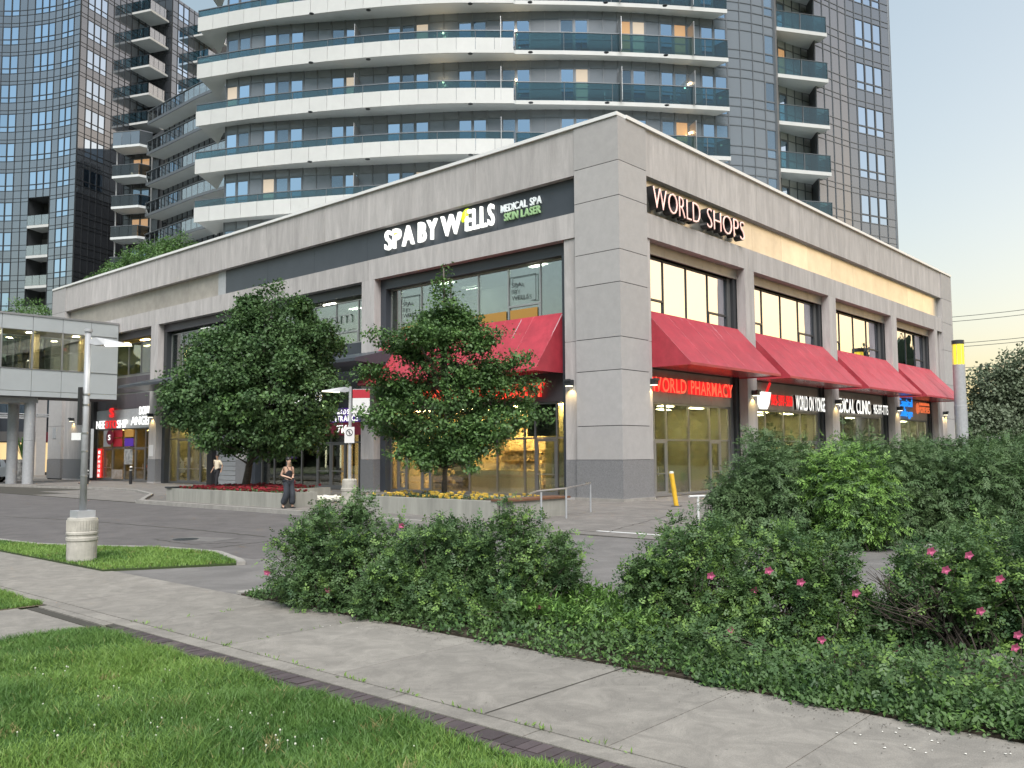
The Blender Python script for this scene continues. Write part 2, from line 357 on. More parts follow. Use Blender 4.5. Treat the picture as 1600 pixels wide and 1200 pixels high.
# lettering: one mesh per glyph, made once and shared
_gl = {}
def glyph(ch, depth, bold, shear=0.0):
    key = (ch, round(depth, 3), bold, shear)
    if key not in _gl:
        cu = bpy.data.curves.new('glyph', 'FONT'); cu.body = ch; cu.size = 1.0; cu.extrude = depth/2; cu.offset = bold; cu.shear = shear; cu.resolution_u = 3
        o = bpy.data.objects.new('glyph', cu); col.objects.link(o)
        dg = bpy.context.evaluated_depsgraph_get(); me = bpy.data.meshes.new_from_object(o.evaluated_get(dg))
        bpy.data.objects.remove(o); bpy.data.curves.remove(cu)
        if len(me.vertices):
            xs = [v.co.x for v in me.vertices]; x0, x1 = min(xs), max(xs)
            for v in me.vertices: v.co.x -= x0
            _gl[key] = (me, x1-x0)
        else: _gl[key] = (None, 0.28)
    return _gl[key]
def word(text, side, u_left, u_right, d, z0, h, m, parent, depth=0.08, bold=0.02, m_side=None, shear=0.0, joined=None, gap=0.09, cap=0.69):
    """letters along a facade. u_left/u_right are where the reader sees the word start and end.
    On the left facade u=y falls from reader-left to reader-right; on the right facade u=x rises."""
    L_ = [glyph(c, depth, bold, shear) if c != ' ' else (None, 0.3) for c in text]
    tot = sum(w for _, w in L_)+gap*(len(text)-1)
    s = abs(u_right-u_left)/tot; sz = h/cap; sg = 1 if u_right > u_left else -1
    x = 0.0; out = []
    udir = (0, -1) if side == 'L' else (1, 0)
    ndir = (-1, 0) if side == 'L' else (0, -1)
    org = ORG.get(parent.name, np.zeros(3)) if parent is not None else np.zeros(3)
    for (me, w), c in zip(L_, text):
        if me is not None:
            uu = u_left+sg*x*s
            p = FX(side, uu, d, z0)
            key = (me.name, m.name)
            if key not in _gl:
                m2 = me.copy(); m2.materials.clear(); m2.materials.append(m)
                if m_side: 
                    m2.materials.append(m_side)
                    for pl in m2.polygons:
                        if abs(pl.normal.z) < 0.5: pl.material_index = 1
                _gl[key] = m2
            ob = bpy.data.objects.new('letter', _gl[key]); col.objects.link(ob)
            if parent is not None: ob.parent = parent
            ob.matrix_local = Matrix(((udir[0]*s, 0, ndir[0], p[0]-org[0]), (udir[1]*s, 0, ndir[1], p[1]-org[1]), (0, sz, 0, p[2]-org[2]), (0, 0, 0, 1)))
            out.append(ob)
        x += w+gap
    if joined:
        vs = MB()
        for ob in out:
            mm = ob.matrix_local; vs.add([mm @ v.co for v in ob.data.vertices], [tuple(p.vertices) for p in ob.data.polygons])
            bpy.data.objects.remove(ob)
        me = vs.mesh(joined, m); o = link(joined, me, parent); return o
    return out
LAMP = []
def lampspot(name, loc, target, e, c=(1, .72, .35), size=math.radians(95), r=0.05, parent=None):
    ld = bpy.data.lights.new(name, 'SPOT'); ld.energy = e; ld.color = c; ld.spot_size = size; ld.spot_blend = 0.6; ld.shadow_soft_size = r
    o = bpy.data.objects.new(name, ld); col.objects.link(o)
    org = ORG.get(parent.name, np.zeros(3)) if parent is not None else np.zeros(3)
    if parent is not None: o.parent = parent
    o.location = tuple(np.array(loc)-org); o.rotation_euler = (Vector(target)-Vector(loc)).to_track_quat('-Z', 'Y').to_euler(); return o
# ------------------------------------------------------------------ the ground
def struct(name, mb, m, parent=None, kind='structure'):
    o = mb.build(name, m, parent)
    if parent is None: o['kind'] = kind
    return o
struct('ground', MB().quad((-900, -900, -0.03), (1500, -900, -0.03), (1500, 1500, -0.03), (-900, 1500, -0.03)), far_ground)
struct('driveway', MB().quad((-21.7, -6.2, -0.012), (-12.0, -6.2, -0.012), (-12.0, 120, -0.012), (-21.7, 120, -0.012)), asphalt)
ap = MB()
ap.quad((-22.5, -8.6, -0.006), (-19.9, -8.6, -0.006), (-19.9, -4.3, -0.006), (-22.5, -4.3, -0.006))
ap.quad((-19.9, -60, -0.006), (-10.5, -60, -0.006), (-10.5, -6.2, -0.006), (-19.9, -6.2, -0.006))
ap.quad((-19.9, -6.2, -0.006), (-12.0, -6.2, -0.006), (-12.0, -5.6, -0.006), (-19.9, -5.0, -0.006))
struct('driveway_apron', ap, drive_conc)
# plaza slabs in front of the shops
pz = thing('plaza', None, None, (-6, 0, 0)); pz['kind'] = 'structure'
ys = [-12.4, -9.6, -6.4, -3.2, 0, 3.4, 6.8, 10.2, 13.6, 17, 20.4, 24, 28, 32, 37, 43, 50, 58, 66, 74]
for i in range(len(ys)-1):
    xs = [-12.0, -9.1, -6.0, -3.0, 0.9] if ys[i] < 26 else [-12.0+min(6, (ys[i]-26)*.9), -4.0, 0.9]
    for j in range(len(xs)-1):
        if ys[i] >= 43: xs = [-7.5, -3.5, 0.9] if ys[i] < 58 else [-5, 0.9, 8]
        if j >= len(xs)-1: break
        MB().box((xs[j]+.012, ys[i]+.012, -0.05), (xs[j+1]-.012, ys[i+1]-.012, 0.02)).build('slab', walk2_conc, pz)
for i, x in enumerate([0.9, 7, 13, 19, 25, 31, 37, 43, 49]):
    if i: MB().box((x-6+.012, -3.2, -0.05), (x-.012, 0.9, 0.02)).build('slab', walk2_conc, pz); MB().box((x-6+.012, -9.2, -0.05), (x-.012, -3.22, 0.02)).build('slab', walk2_conc, pz)
MB().box((-12.0, -12.4, -0.06), (0.9, 74, 0.008)).build('joint_filler', joint_m, pz)
# painted / kerb line across the walk
MB().box((-11.15, -9.6, 0.02), (-11.02, -6.8, 0.024)).build('painted_line', white_paint, pz)
# kerbs
kb = thing('kerb', None, None, (-12, 5, 0)); kb['kind'] = 'structure'
yy = -5.6
while yy < 15:
    MB().box((-12.16, yy+.01, -0.05), (-11.98, yy+1.99, 0.035+0.1*min(1, max(0, (yy+4)/4)))).build('kerb_stone', kerb_conc, kb); yy += 2
k2 = MB()
arc = [(-12.1, 14.4), (-11.9, 16.6), (-11.0, 18.2), (-8.8, 22), (-7.2, 27), (-6.8, 31), (-7.8, 38), (-8.8, 45), (-9.2, 60)]
for a, b in zip(arc[:-1], arc[1:]):
    dx, dy = b[0]-a[0], b[1]-a[1]; l = math.hypot(dx, dy); nx, ny = dy/l*.18, -dx/l*.18
    k2.prism([(a[0], a[1]), (b[0], b[1]), (b[0]+nx, b[1]+ny), (a[0]+nx, a[1]+ny)], -.05, .13)
k2.build('kerb_stone', kerb_conc, kb, label='curved kerb stones around the corner of the walk')
# street in front of the far shops
# sidewalk
sw = thing('sidewalk', None, None, (-23.5, -10, 0)); sw['kind'] = 'structure'
jy = [-40, -36, -32, -28, -25, -22.4, -20.1, -18.9, -17.72, -16.6, -15.42, -13.5, -11.6, -9.75, -7.3, -4.4, -1.5, 1.5, 5, 9, 13, 18, 24, 30, 40, 60]
for a, b in zip(jy[:-1], jy[1:]):
    MB().box((-24.39, a+.004, -.1), (-22.46, b-.004, 0.0)).build('slab', walk_conc, sw)
for a in np.arange(-40, 20, 1.5):
    MB().box((-24.60, a+.006, -.1), (-24.40, a+1.494, -0.004)).build('edging_stone', walk_conc, sw)
MB().box((-24.7, -40, -.12), (-22.4, 60, -0.012)).build('joint_filler', joint_m, sw)
# left pad beside the sidewalk and dirt patch
struct('concrete_pad', MB().box((-40, -9.55, -.1), (-24.98, -7.35, -0.004)), walk_conc)
dc = MB().box((-24.97, -9.4, -.1), (-24.88, -7.4, -0.02)); dc.mi = 1; dc.box((-24.88, -9.4, -.1), (-24.75, -7.4, -.012)); dc.mi = 0; dc.box((-24.73, -9.4, -.1), (-24.61, -7.4, -.005))
o = dc.build('drain_channel', [walk_conc, joint_m]); o['kind'] = 'structure'
struct('dirt_patch', MB().quad((-26.2, -7.3, -.01), (-24.62, -7.3, -.01), (-24.62, -5.25, -.01), (-26.2, -3.0, -.01)), dirt)
struct('verge_soil', MB().quad((-60, -7.3, -.02), (-24.62, -7.3, -.02), (-24.62, 60, -.02), (-60, 60, -.02)), lawn_soil)
# dark brick soldier band: every brick is a piece
bb = thing('brick_band', None, None, (-24.8, -13, 0)); bb['kind'] = 'structure'
bricks = []
for i in range(230):
    y = -9.62-i*0.108
    if y < -24: break
    for x0, x1 in ((-25.0, -24.813), (-24.803, -24.618)):
        o = MB().box((x0+R.uniform(0, .003), y-.1, -.08), (x1, y-.004, R.uniform(-.012, -.004))); o = o.build('brick', paver, bb)
        bricks.append(o)
MB().box((-25.02, -24, -.1), (-24.6, -9.6, -.02)).build('brick_bed', joint_m, bb)
# lawns
struct('lawn_soil', MB().quad((-80, -60, -.015), (-25.0, -60, -.015), (-25.0, -9.57, -.015), (-80, -9.57, -.015)), lawn_soil)
isl = [(-22.6, 60), (-22.6, -4.5), (-20.62, -5.55), (-20.45, -5.2), (-19.98, -3.6), (-20.3, -1.8), (-21.2, -0.2), (-21.75, 1.2), (-22.0, 4), (-22.0, 60)]
struct('island_soil', MB().prism(isl, -.1, .03), lawn_soil)
ik = MB(); oc = isl[2:]
for a, b in zip(oc[:-1], oc[1:]):
    dx, dy = b[0]-a[0], b[1]-a[1]; l = math.hypot(dx, dy); nx, ny = dy/l*.16, -dx/l*.16
    ik.prism([(a[0], a[1]), (b[0], b[1]), (b[0]+nx, b[1]+ny), (a[0]+nx, a[1]+ny)], -.1, .06)
struct('island_kerb', ik, kerb_conc)
# hedge bed and its kerbs
struct('hedge_bed', MB().box((-22.44, -60, -.1), (-20.15, -8.7, .02)), soil)
hk = thing('hedge_kerb', None, None, (-20, -20, 0)); hk['kind'] = 'structure'
for a in np.arange(-44, -9, 2.0): MB().box((-20.13, a+.01, -.1), (-19.93, a+1.99, .08)).build('kerb_stone', kerb_conc, hk)
MB().box((-22.4, -8.68, -.1), (-19.93, -8.5, .03)).build('kerb_stone', kerb_conc, hk)
struct('shrub_bed', MB().box((-10.2, -60, -.1), (-1.5, -11.2, .03)), soil)
sk = thing('shrub_kerb', None, None, (-10, -20, 0)); sk['kind'] = 'structure'
for a in np.arange(-45, -12.5, 2.0): MB().box((-10.42, a+.01, -.1), (-10.2, a+1.99, .11)).build('kerb_stone', kerb_conc, sk)
# asphalt crack seals, repair patch and iron cover
cr = MB()
def snake(pts, w, z):
    for a, b in zip(pts[:-1], pts[1:]):
        dx, dy = b[0]-a[0], b[1]-a[1]; l = math.hypot(dx, dy) or 1; nx, ny = -dy/l*w, dx/l*w
        cr.quad((a[0]-nx, a[1]-ny, z), (b[0]-nx, b[1]-ny, z), (b[0]+nx, b[1]+ny, z), (a[0]+nx, a[1]+ny, z))
def snl(px_pts, w, n=14, z=-0.008):
    P = [G(*p) for p in px_pts]; out = []
    for a, b in zip(P[:-1], P[1:]):
        for t in np.linspace(0, 1, n, endpoint=False): q = a+(b-a)*t; out.append((q[0]+R.uniform(-.05, .05), q[1]+R.uniform(-.05, .05)))
    out.append((P[-1][0], P[-1][1])); snake(out, w, z)
snl([(0, 806), (110, 812), (190, 818), (290, 826), (415, 838)], .035)
snl([(240, 842), (300, 850), (380, 846)], .02); snl([(330, 856), (420, 845)], .02)
o = cr.build('crack_seal', joint_m); o['kind'] = 'structure'
cr = MB(); snl([(880, 829), (948, 833)], .02, 8, .024); snl([(948, 833), (1000, 818), (1075, 800)], .015, 10, .024); snl([(950, 803), (1030, 806)], .012, 8, .024)
for y in (-15.42,): cr.quad((-24.38, y-.010, .003), (-22.46, y-.007, .003), (-22.46, y+.008, .003), (-24.38, y+.009, .003))

o = cr.build('joint_weeds_dirt', joint_m); o['kind'] = 'structure'
pc = [G(*p) for p in [(262, 842), (300, 838), (372, 840), (330, 846)]]
struct('road_patch', MB().quad(*[(p[0], p[1], -.0085) for p in pc]), drive_conc)
c0 = G(290, 842)
tag(MB().lathe((c0[0], c0[1], -.02), [(.3, 0), (.3, .018), (.26, .02)], 20).build('manhole_cover', frame_dark), 'round dark iron manhole cover set in a pale patch of the asphalt road', 'manhole cover')

# ------------------------------------------------------------------ the corner shopping building
pod = thing('shopping_building', 'two storey beige concrete corner building of shops with dark sign band and pale coping', 'building', (0, 0, 0))
H0, H1 = 12.28, 13.9
def split(a, b, n): return [a+(b-a)*i/n for i in range(n+1)]
# parapet, coping, beam
for side, L_, n, c0, e0 in (('L', 58.2, 9, 2.3, 55.5), ('R', 47.0, 8, 2.1, 44.3)):
    us = [c0]+[e0*(i+1)/n+ (c0*(1-(i+1)/n)) for i in range(n)]
    for a, b in zip(us[:-1], us[1:]):
        fpart('parapet_panel', side, a+.012, b-.012, .05, .5, H1, 15.95, concrete, pod)
    for a, b in zip(split(0, L_, 12)[:-1], split(0, L_, 12)[1:]):
        fpart('coping', side, max(a, .56 if side == 'R' else -.06), b, -.06, .56, 15.95, 16.1, coping, pod)
    fpart('parapet_backing', side, c0, e0, .3, .48, H1+.01, 15.94, core_m, pod)
# band behind the signs
def band(side, u0, u1, n, m, d=.36):
    for a, b in zip(split(u0, u1, n)[:-1], split(u0, u1, n)[1:]):
        fpart('band_panel', side, a+.006, b-.006, d, d+.06, H0+.002, H1-.002, m, pod)
band('L', 2.32, 31.0, 6, slate); band('L', 31.0, 55.4, 5, beige_metal, .40)
fpart('band_end_plate', 'L', 31.0, 31.9, .34, .36, H0+.004, H1-.004, galv, pod)
band('R', 2.12, 44.2, 12, champagne)
fpart('band_backing', 'L', 2.3, 55.5, .47, .6, H0, H1, core_m, pod); fpart('band_backing', 'R', 2.1, 44.3, .47, .6, H0, H1, core_m, pod)
# columns
COLS = {'L': [(15.68, 16.73), (27.9, 28.95), (39.4, 40.45), (51.1, 52.2)], 'R': [(11.1, 12.12), (21.8, 22.85), (32.6, 33.68), (42.3, 42.95)]}
def column_pieces(side, u0, u1, d0, d1, zs, m):
    for a, b in zip(zs[:-1], zs[1:]): fpart('concrete_panel', side, u0, u1, d0, d1, a+.008, b-.008, m, pod)
for side in 'LR':
    for u0, u1 in COLS[side]:
        column_pieces(side, u0, u1, .06, .52, [1.69, 6.72, 11.2], concrete)
        fpart('granite_base', side, u0-.01, u1+.01, .045, .53, .12, 1.685, granite, pod); fpart('plinth', side, u0-.03, u1+.03, .02, .55, 0, .12, concrete, pod)
    c0, e0 = (2.3, 55.5) if side == 'L' else (2.1, 44.3)
    marks = [c0]+[x for c in COLS[side] for x in c]+[e0]
    us = [marks[0]]+[(COLS[side][i][0]+COLS[side][i][1])/2 for i in range(4)]+[marks[-1]]
    for a, b in zip(us[:-1], us[1:]):
        fpart('beam_panel', side, a+.01, b-.01, .07, .9, 11.2, H0, concrete, pod)
# inner pilasters by the corner and at the ends
for side, u0, u1 in (('L', 2.3, 3.0), ('R', 2.1, 2.5), ('L', 52.2, 55.5), ('R', 43.9, 44.3)):
    d0 = .14 if u0 < 5 else .2
    column_pieces(side, u0+.002, u1, d0, .9, [1.69, 6.72, 11.19], concrete)
    fpart('granite_base', side, u0+.002, u1+.01, d0-.015, .9, .12, 1.685, granite, pod); fpart('plinth', side, u0+.002, u1+.02, d0-.04, .9, 0, .12, concrete, pod)
# corner pier: stacked slabs with open joints
cz = [1.69, 3.09, 5.37, 6.72, 8.98, 10.34, 12.59, 14.07, 15.95]
for a, b in zip(cz[:-1], cz[1:]):
    MB().box((0, .0, a+.015), (2.1, 2.3, b-.015)).build('corner_slab', corner_conc, pod)
MB().box((.04, .04, 0), (2.06, 2.26, 15.9)).build('corner_core', core_m, pod)
MB().box((-.02, -.02, .13), (2.12, 2.32, 1.685)).build('granite_base', granite, pod)
MB().box((-.10, -.10, 0), (2.18, 2.38, .13)).build('plinth', kerb_conc, pod)
for side, u0, u1 in (('L', 55.5, 58.2), ('R', 44.3, 47.0)):
    ez = [1.69, 4.4, 7.1, 9.8, 12.0, 13.9, 15.95]
    for a, b in zip(ez[:-1], ez[1:]): fpart('pier_slab', side, u0, u1, 0.0, 2.2, a+.012, b-.012, corner_conc, pod)
    fpart('pier_core', side, u0+.04, u1-.04, .04, 2.16, 0, 15.9, core_m, pod)
    fpart('granite_base', side, u0-.02, u1+.02, -.02, 2.22, .12, 1.685, granite, pod)
# body behind the shop fronts (rooms are cut out of it: separate shells)
bd = MB()
bd.box((7.0, 7.0, 0), (47, 58, 15.2))
bd.box((.6, .6, 11.25), (47, 58, 15.2))
bd.build('inner_block', core_m, pod)
MB().box((.55, .55, 15.2), (47, 58.2, 15.4)).build('roof', pale_bounce_roof, pod)
MB().box((46.5, 2.2, 0), (47, 58, 15.95)).build('side_wall', concrete, pod)
MB().box((2.2, 57.7, 0), (47, 58.2, 15.95)).build('side_wall', concrete, pod)

def pane(side, u0, u1, d, z0, z1, m, parent, name='pane'):
    return fpart(name, side, u0, u1, d, d+.02, z0, z1, m, parent)
def window(side, u0, u1, z0, z1, d, cuts, gm, fm=frame_light, vents=(), b=.06, dep=.12, label=None):
    "window thing-part: frame with mullions at cuts, one pane per opening, vents = pane indices with a low opening light"
    k = MB(); fbox(k, side, u0, u1, d, d+dep, z0, z0+b); fbox(k, side, u0, u1, d, d+dep, z1-b, z1)
    es = [u0]+list(cuts)+[u1]
    for e in es:
        c = min(max(e, u0+b/2), u1-b/2); fbox(k, side, c-b/2, c+b/2, d+.004, d+dep-.004, z0+b, z1-b)
    w = None
    holes = []
    for i, (a, c) in enumerate(zip(es[:-1], es[1:])):
        a2 = a+b/2 if i else a+b; c2 = c-b/2 if i < len(es)-2 else c-b
        if i in vents:
            zz = z0+.28*(z1-z0); fbox(k, side, a2, c2, d-.012, d+dep-.01, zz-.045, zz+.045)
            fbox(k, side, a2, a2+.05, d-.012, d+.05, z0+b, zz-.045); fbox(k, side, c2-.05, c2, d-.012, d+.05, z0+b, zz-.045)
            holes += [(a2, c2, z0+b, zz-.045), (a2, c2, zz+.045, z1-b)]
        else: holes.append((a2, c2, z0+b, z1-b))
    w = k.build('window', fm, pod, label=label)
    for a, c, za, zb in holes: pane(side, a, c, d+.05, za, zb, gm, w)
    return w
def door(side, u0, u1, z0, z1, d, gm, fm=frame_mid, parent=None, bar=True, b=.1):
    k = MB(); 
    fbox(k, side, u0, u0+b, d, d+.07, z0, z1); fbox(k, side, u1-b, u1, d, d+.07, z0, z1); fbox(k, side, u0+b, u1-b, d, d+.07, z0, z0+.2); fbox(k, side, u0+b, u1-b, d, d+.07, z1-b, z1)
    dr = k.build('door', fm, parent or pod)
    pane(side, u0+b, u1-b, d+.03, z0+.2, z1-b, gm, dr)
    hb = MB()
    if bar: fbox(hb, side, u0+b, u1-b, d-.05, d-.02, 1.02, 1.07)
    e = u0+.13; hb.tube([FX(side, e, d-.07, .95), FX(side, e, d-.07, 1.35)], .016, 6)
    hb.build('handle', steel, dr); return dr
def storefront(side, u0, u1, z1, d, cuts, gm, fm, doors=(), ztr=2.5, skip_top=()):
    k = MB(); b = .07
    fbox(k, side, u0, u1, d, d+.12, .05, .16); fbox(k, side, u0, u1, d, d+.12, z1-b, z1); fbox(k, side, u0, u1, d, d+.12, ztr, ztr+b)
    es = [u0]+list(cuts)+[u1]
    for e in es:
        c = min(max(e, u0+b/2), u1-b/2); fbox(k, side, c-b/2, c+b/2, d+.005, d+.115, .16, ztr); fbox(k, side, c-b/2, c+b/2, d+.005, d+.115, ztr+b, z1-b)
    w = k.build('shopfront', fm, pod)
    for i, (a, c) in enumerate(zip(es[:-1], es[1:])):
        a2, c2 = a+b/2, c-b/2
        if i == 0: a2 = a+b
        if i == len(es)-2: c2 = c-b
        pane(side, a2, c2, d+.05, ztr+b, z1-b, gm, w)
        if i not in doors: pane(side, a2, c2, d+.05, .16, ztr, gm, w)
        else: door(side, a2+.01, c2-.01, .06, ztr-.01, d+.02, gm, fm, pod)
    return w
def room(side, u0, u1, d0, d1, z0, z1, wall, floor=tile_m, lights=0, em=em_warm, label=None):
    k = MB(); t = .08
    fbox(k, side, u0, u1, d1, d1+t, z0, z1); fbox(k, side, u0-t, u0, d0, d1, z0, z1); fbox(k, side, u1, u1+t, d0, d1, z0, z1)
    fbox(k, side, u0, u1, d0, d1, z1, z1+t); k.mi = 1; fbox(k, side, u0, u1, d0, d1, z0-t, z0)
    r = k.build('room', [wall, floor], pod)
    if lights:
        for a in np.linspace(u0, u1, lights*2+1)[1::2]:
            for dd in np.arange(d0+1.0, d1-.3, 1.9):
                fbox(MB(), side, a-.5, a+.5, dd, dd+.3, z1-.05, z1-.02).build('ceiling_light', em, r)
    return r

# ---------------- right facade bays
RB = [(2.5, 11.1), (12.12, 21.8), (22.85, 32.6), (33.68, 42.3)]
for i, (a, b) in enumerate(RB):
    for u, v in zip(split(a, b, 5)[:-1], split(a, b, 5)[1:]): fpart('head_panel', 'R', u+.006, v-.006, .5, .6, 10.7, 11.2, beige_metal, pod)
    fpart('jamb', 'R', b-.32, b, .56, 1.0, 0.02, 10.7, frame_dark, pod); fpart('jamb', 'R', b-.6, b-.32, .72, 1.0, 0.02, 10.7, frame_mid, pod)
    fpart('jamb', 'R', a, a+.2, .6, 1.0, 0.02, 10.7, frame_dark, pod)
    u0, u1 = a+.2, b-.6; w = u1-u0
    window('R', u0, u1, 8.02, 10.68, .78, [u0+w*f for f in (.24, .5, .76)], win_coated, frame_dark, vents=(0, 3))
    fpart('wall_panel', 'R', u0, u1, .76, .9, 5.65, 8.0, frame_mid, pod)
    for u, v in zip(split(a+.2, b-.6, 4)[:-1], split(a+.2, b-.6, 4)[1:]): fpart('sign_panel', 'R', u+.006, v-.006, .70, .8, 4.2, 5.64, beige_metal, pod)
    storefront('R', u0, u1, 4.19, .8, [u0+w*f for f in (.12, .25, .5, .75, .88)] if i == 0 else [u0+w*f for f in (.25, .5, .75)], win_shop_r, frame_light, doors=(1, 4) if i == 0 else ((0, 3) if i == 1 else (3,)))
    room('R', a, b, 1.0, 6.0, .05, 4.2, room_olive if i < 2 else room_grey, lights=3 if i != 2 else 2, em=em_shop)
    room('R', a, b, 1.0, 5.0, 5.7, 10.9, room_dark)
# potted plants inside the first right bay, curtains, banner
def indoor_plant(x, y, h, label):
    t = thing('potted_plant', label, 'plant', (x, y, .05))
    MB().lathe((0, 0, 0), [(.14, 0), (.19, .3), (.2, .34)], 12).build('pot', photo_dark, t, local=True)
    k = MB()
    for i in range(26):
        an = R.uniform(0, 6.28); l = h*R.uniform(.5, 1); q = R.uniform(.2, .5)
        p0 = (0, 0, .3); p1 = (math.cos(an)*q*.5, math.sin(an)*q*.5, .3+l*.7); p2 = (math.cos(an)*q, math.sin(an)*q, .3+l*.75)
        nx, ny = -math.sin(an)*.04, math.cos(an)*.04
        k.quad(p0, (p1[0]+nx, p1[1]+ny, p1[2]), p2, (p1[0]-nx, p1[1]-ny, p1[2]))
    k.build('foliage', leaf_shrub_l, t, local=True)
indoor_plant(3.6, 1.5, .9, 'potted plant with dark green leaves just inside the glass door right of the corner pier')
indoor_plant(5.7, 1.7, .5, 'small potted plant low behind the second pane of the pharmacy window')
indoor_plant(7.4, 1.6, 1.0, 'bushy potted plant behind the third pane of the pharmacy window')
bn = thing('window_banner', 'tall blue printed banner filling the left window of the farthest shop on the right facade', 'banner', (34.9, .84, .2))
fpart('sheet', 'R', 34.1, 35.9, .83, .845, .2, 4.0, sign_blue, bn)
word('25', 'R', 34.4, 35.7, .825, 2.9, .5, em_white, bn, .01, .0); word('.C', 'R', 34.4, 35.0, .825, 2.2, .4, em_white, bn, .01, .0); word('L-', 'R', 34.6, 35.5, .825, 1.8, .2, em_white, bn, .01, .0)

# ---------------- left facade bays
LB = [(3.0, 15.68), (16.73, 27.9), (28.95, 39.4), (40.45, 51.1)]
for i, (a, b) in enumerate(LB):
    jm = slate if i < 2 else frame_dark
    fpart('head_panel', 'L', a, b, .5, .8, 10.66, 11.2, slate if i < 2 else purple_grey, pod)
    fpart('jamb', 'L', b-.42, b, .5, .95, .02, 10.66, jm, pod); fpart('jamb', 'L', a, a+.42, .5, .95, .02, 10.66, jm, pod)
# bay 1 : spa above, pharmacy below
window('L', 3.42, 15.26, 8.05, 10.64, .84, [4.95, 6.9, 8.85, 10.8, 12.9, 14.5], win_upper, frame_light, vents=(1, 4, 5))
fpart('wall_panel', 'L', 3.42, 15.26, .82, .95, 5.5, 8.04, frame_mid, pod)
fpart('sign_panel', 'L', 3.42, 15.26, .80, .95, 4.25, 5.49, purple_grey, pod)
storefront('L', 3.42, 15.26, 4.24, .86, [4.1, 5.35, 6.0, 7.7, 9.5, 11.2, 12.2, 12.9, 14.0, 14.7], win_shop, frame_mid, doors=(1, 7, 9), ztr=2.62)
r1 = room('L', 3.0, 15.68, 1.05, 6.8, .05, 4.25, room_warm, lights=4, em=em_room)
room('L', 3.0, 15.68, 1.05, 5.0, 5.6, 10.9, room_grey, lights=2, em=em_pale)
fpart('window_film', 'L', 4.2, 5.9, 1.0, 1.02, 2.75, 4.2, room_dark, pod)
# pharmacy furniture
cn = thing('shop_counter', 'long pale service counter behind the pharmacy glass left of the corner pier', 'counter', (2.2, 8, .05))
fpart('front_panel', 'L', 6.2, 10.8, 2.2, 2.3, .05, 1.12, sign_white, cn); fpart('top', 'L', 6.1, 10.9, 2.15, 2.9, 1.12, 1.18, room_warm, cn)
for q, (u0, u1, dd, lab) in enumerate([(6.4, 8.0, 4.2, 'stocked shelf unit behind the pharmacy counter nearest the street door'), (8.4, 10.6, 4.2, 'wide stocked shelf unit at the back of the pharmacy behind the counter'), (11.2, 12.6, 2.6, 'tall stocked shelf unit near the left end of the pharmacy window'), (13.2, 14.6, 3.0, 'narrow stocked shelf unit by the far left pharmacy door')]):
    sh = thing('shelf_unit', lab, 'shelves', (dd, (u0+u1)/2, .05)); k = MB()
    fbox(k, 'L', u0, u1, dd+.35, dd+.4, .05, 2.3)
    for zz in (.1, .6, 1.1, 1.6, 2.1): fbox(k, 'L', u0, u1, dd, dd+.35, zz, zz+.04)
    k.build('shelves', room_warm, sh)
    g_ = MB()
    for zz in (.14, .64, 1.14, 1.64):
        u = u0+.05
        while u < u1-.15:
            w_ = R.uniform(.06, .2); fbox(g_, 'L', u, u+w_, dd+.03, dd+.25, zz, zz+R.uniform(.12, .36)); u += w_+R.uniform(.01, .06)
    tag(g_.build('goods', shelf_goods, sh), kind='stuff')
# low partition seen through the corner door
fpart('partition', 'L', 3.6, 5.0, 1.6, 1.7, .05, 2.0, room_grey, r1)
# blinds and window prints of the spa
bl = MB()
for zz in np.arange(8.5, 10.5, .19): fbox(bl, 'L', 8.95, 10.7, 1.0, 1.01, zz, zz+.1)
tag(bl.build('blind', sign_white), 'white horizontal blind behind the middle spa window on the upper floor', 'blind')
for u0, u1, lab in ((5.15, 6.75, 'square outlined spa logo printed on the upper window nearest the corner'), (12.95, 14.35, 'square outlined spa logo printed on the upper window at the left end')):
    t = thing('window_lettering', lab, 'lettering', (.8, (u0+u1)/2, 9)); k = MB()
    fbox(k, 'L', u0, u0+.03, .80, .81, 8.95, 10.15); fbox(k, 'L', u0, u1, .80, .81, 10.12, 10.15); fbox(k, 'L', u1-.03, u1, .80, .81, 9.8, 10.12)
    fbox(k, 'L', u0, u0+.3, .80, .81, 8.92, 8.95); k.build('outline', black, t)
    for j, (s_, w_) in enumerate((('SPA', .62), ('BY', .38), ('WELLS', 1.05))): word(s_, 'L', u1-.12, u1-.12-w_, .80, 9.66-j*.3, .2, black, t, .005, 0.0)
for u0, u1, tx, vent, lab in ((5.1, 6.75, '647-617-7777', 1, 'orange strip with a phone number in the spa window nearest the corner'), (7.0, 8.8, 'BOOK NOW', 0, 'orange strip along the foot of the spa window beside the blind'), (8.95, 10.7, 'LASER & SKIN', 0, 'orange strip along the foot of the spa window below the blind'), (12.95, 14.4, '647-617', 1, 'orange strip with a phone number at the left end of the spa windows')):
    t = thing('window_strip', lab, 'sign', (.8, (u0+u1)/2, 8.15)); fpart('sheet', 'L', u0, u1, .815, .825, 8.17, 8.6, sign_orange, t)
    word(tx, 'L', u1-.1, u0+.1, .808, 8.25, .27, black, t, .004, .02, joined='lettering')
t = thing('window_lettering', 'list of treatments in small print on the pale spa window', 'lettering', (.8, 7.8, 9.4))
for j, s_ in enumerate(('Laser', 'Botox & Fillers', 'Microneedling', 'Facials', 'Skin Care', 'Body Contouring', 'Massage Therapy', 'IV Drip')): word(s_, 'L', 8.7, 8.7-.1*len(s_), .80, 10.1-j*.2, .09, black, t, .004, 0, joined='lettering')
pst = MB(); fbox(pst, 'L', 14.58, 15.15, .90, .91, 8.15, 10.5); tag(pst.build('window_poster', photo_brown), 'tall photo poster in the narrow upper window at the left end of the spa', 'poster')
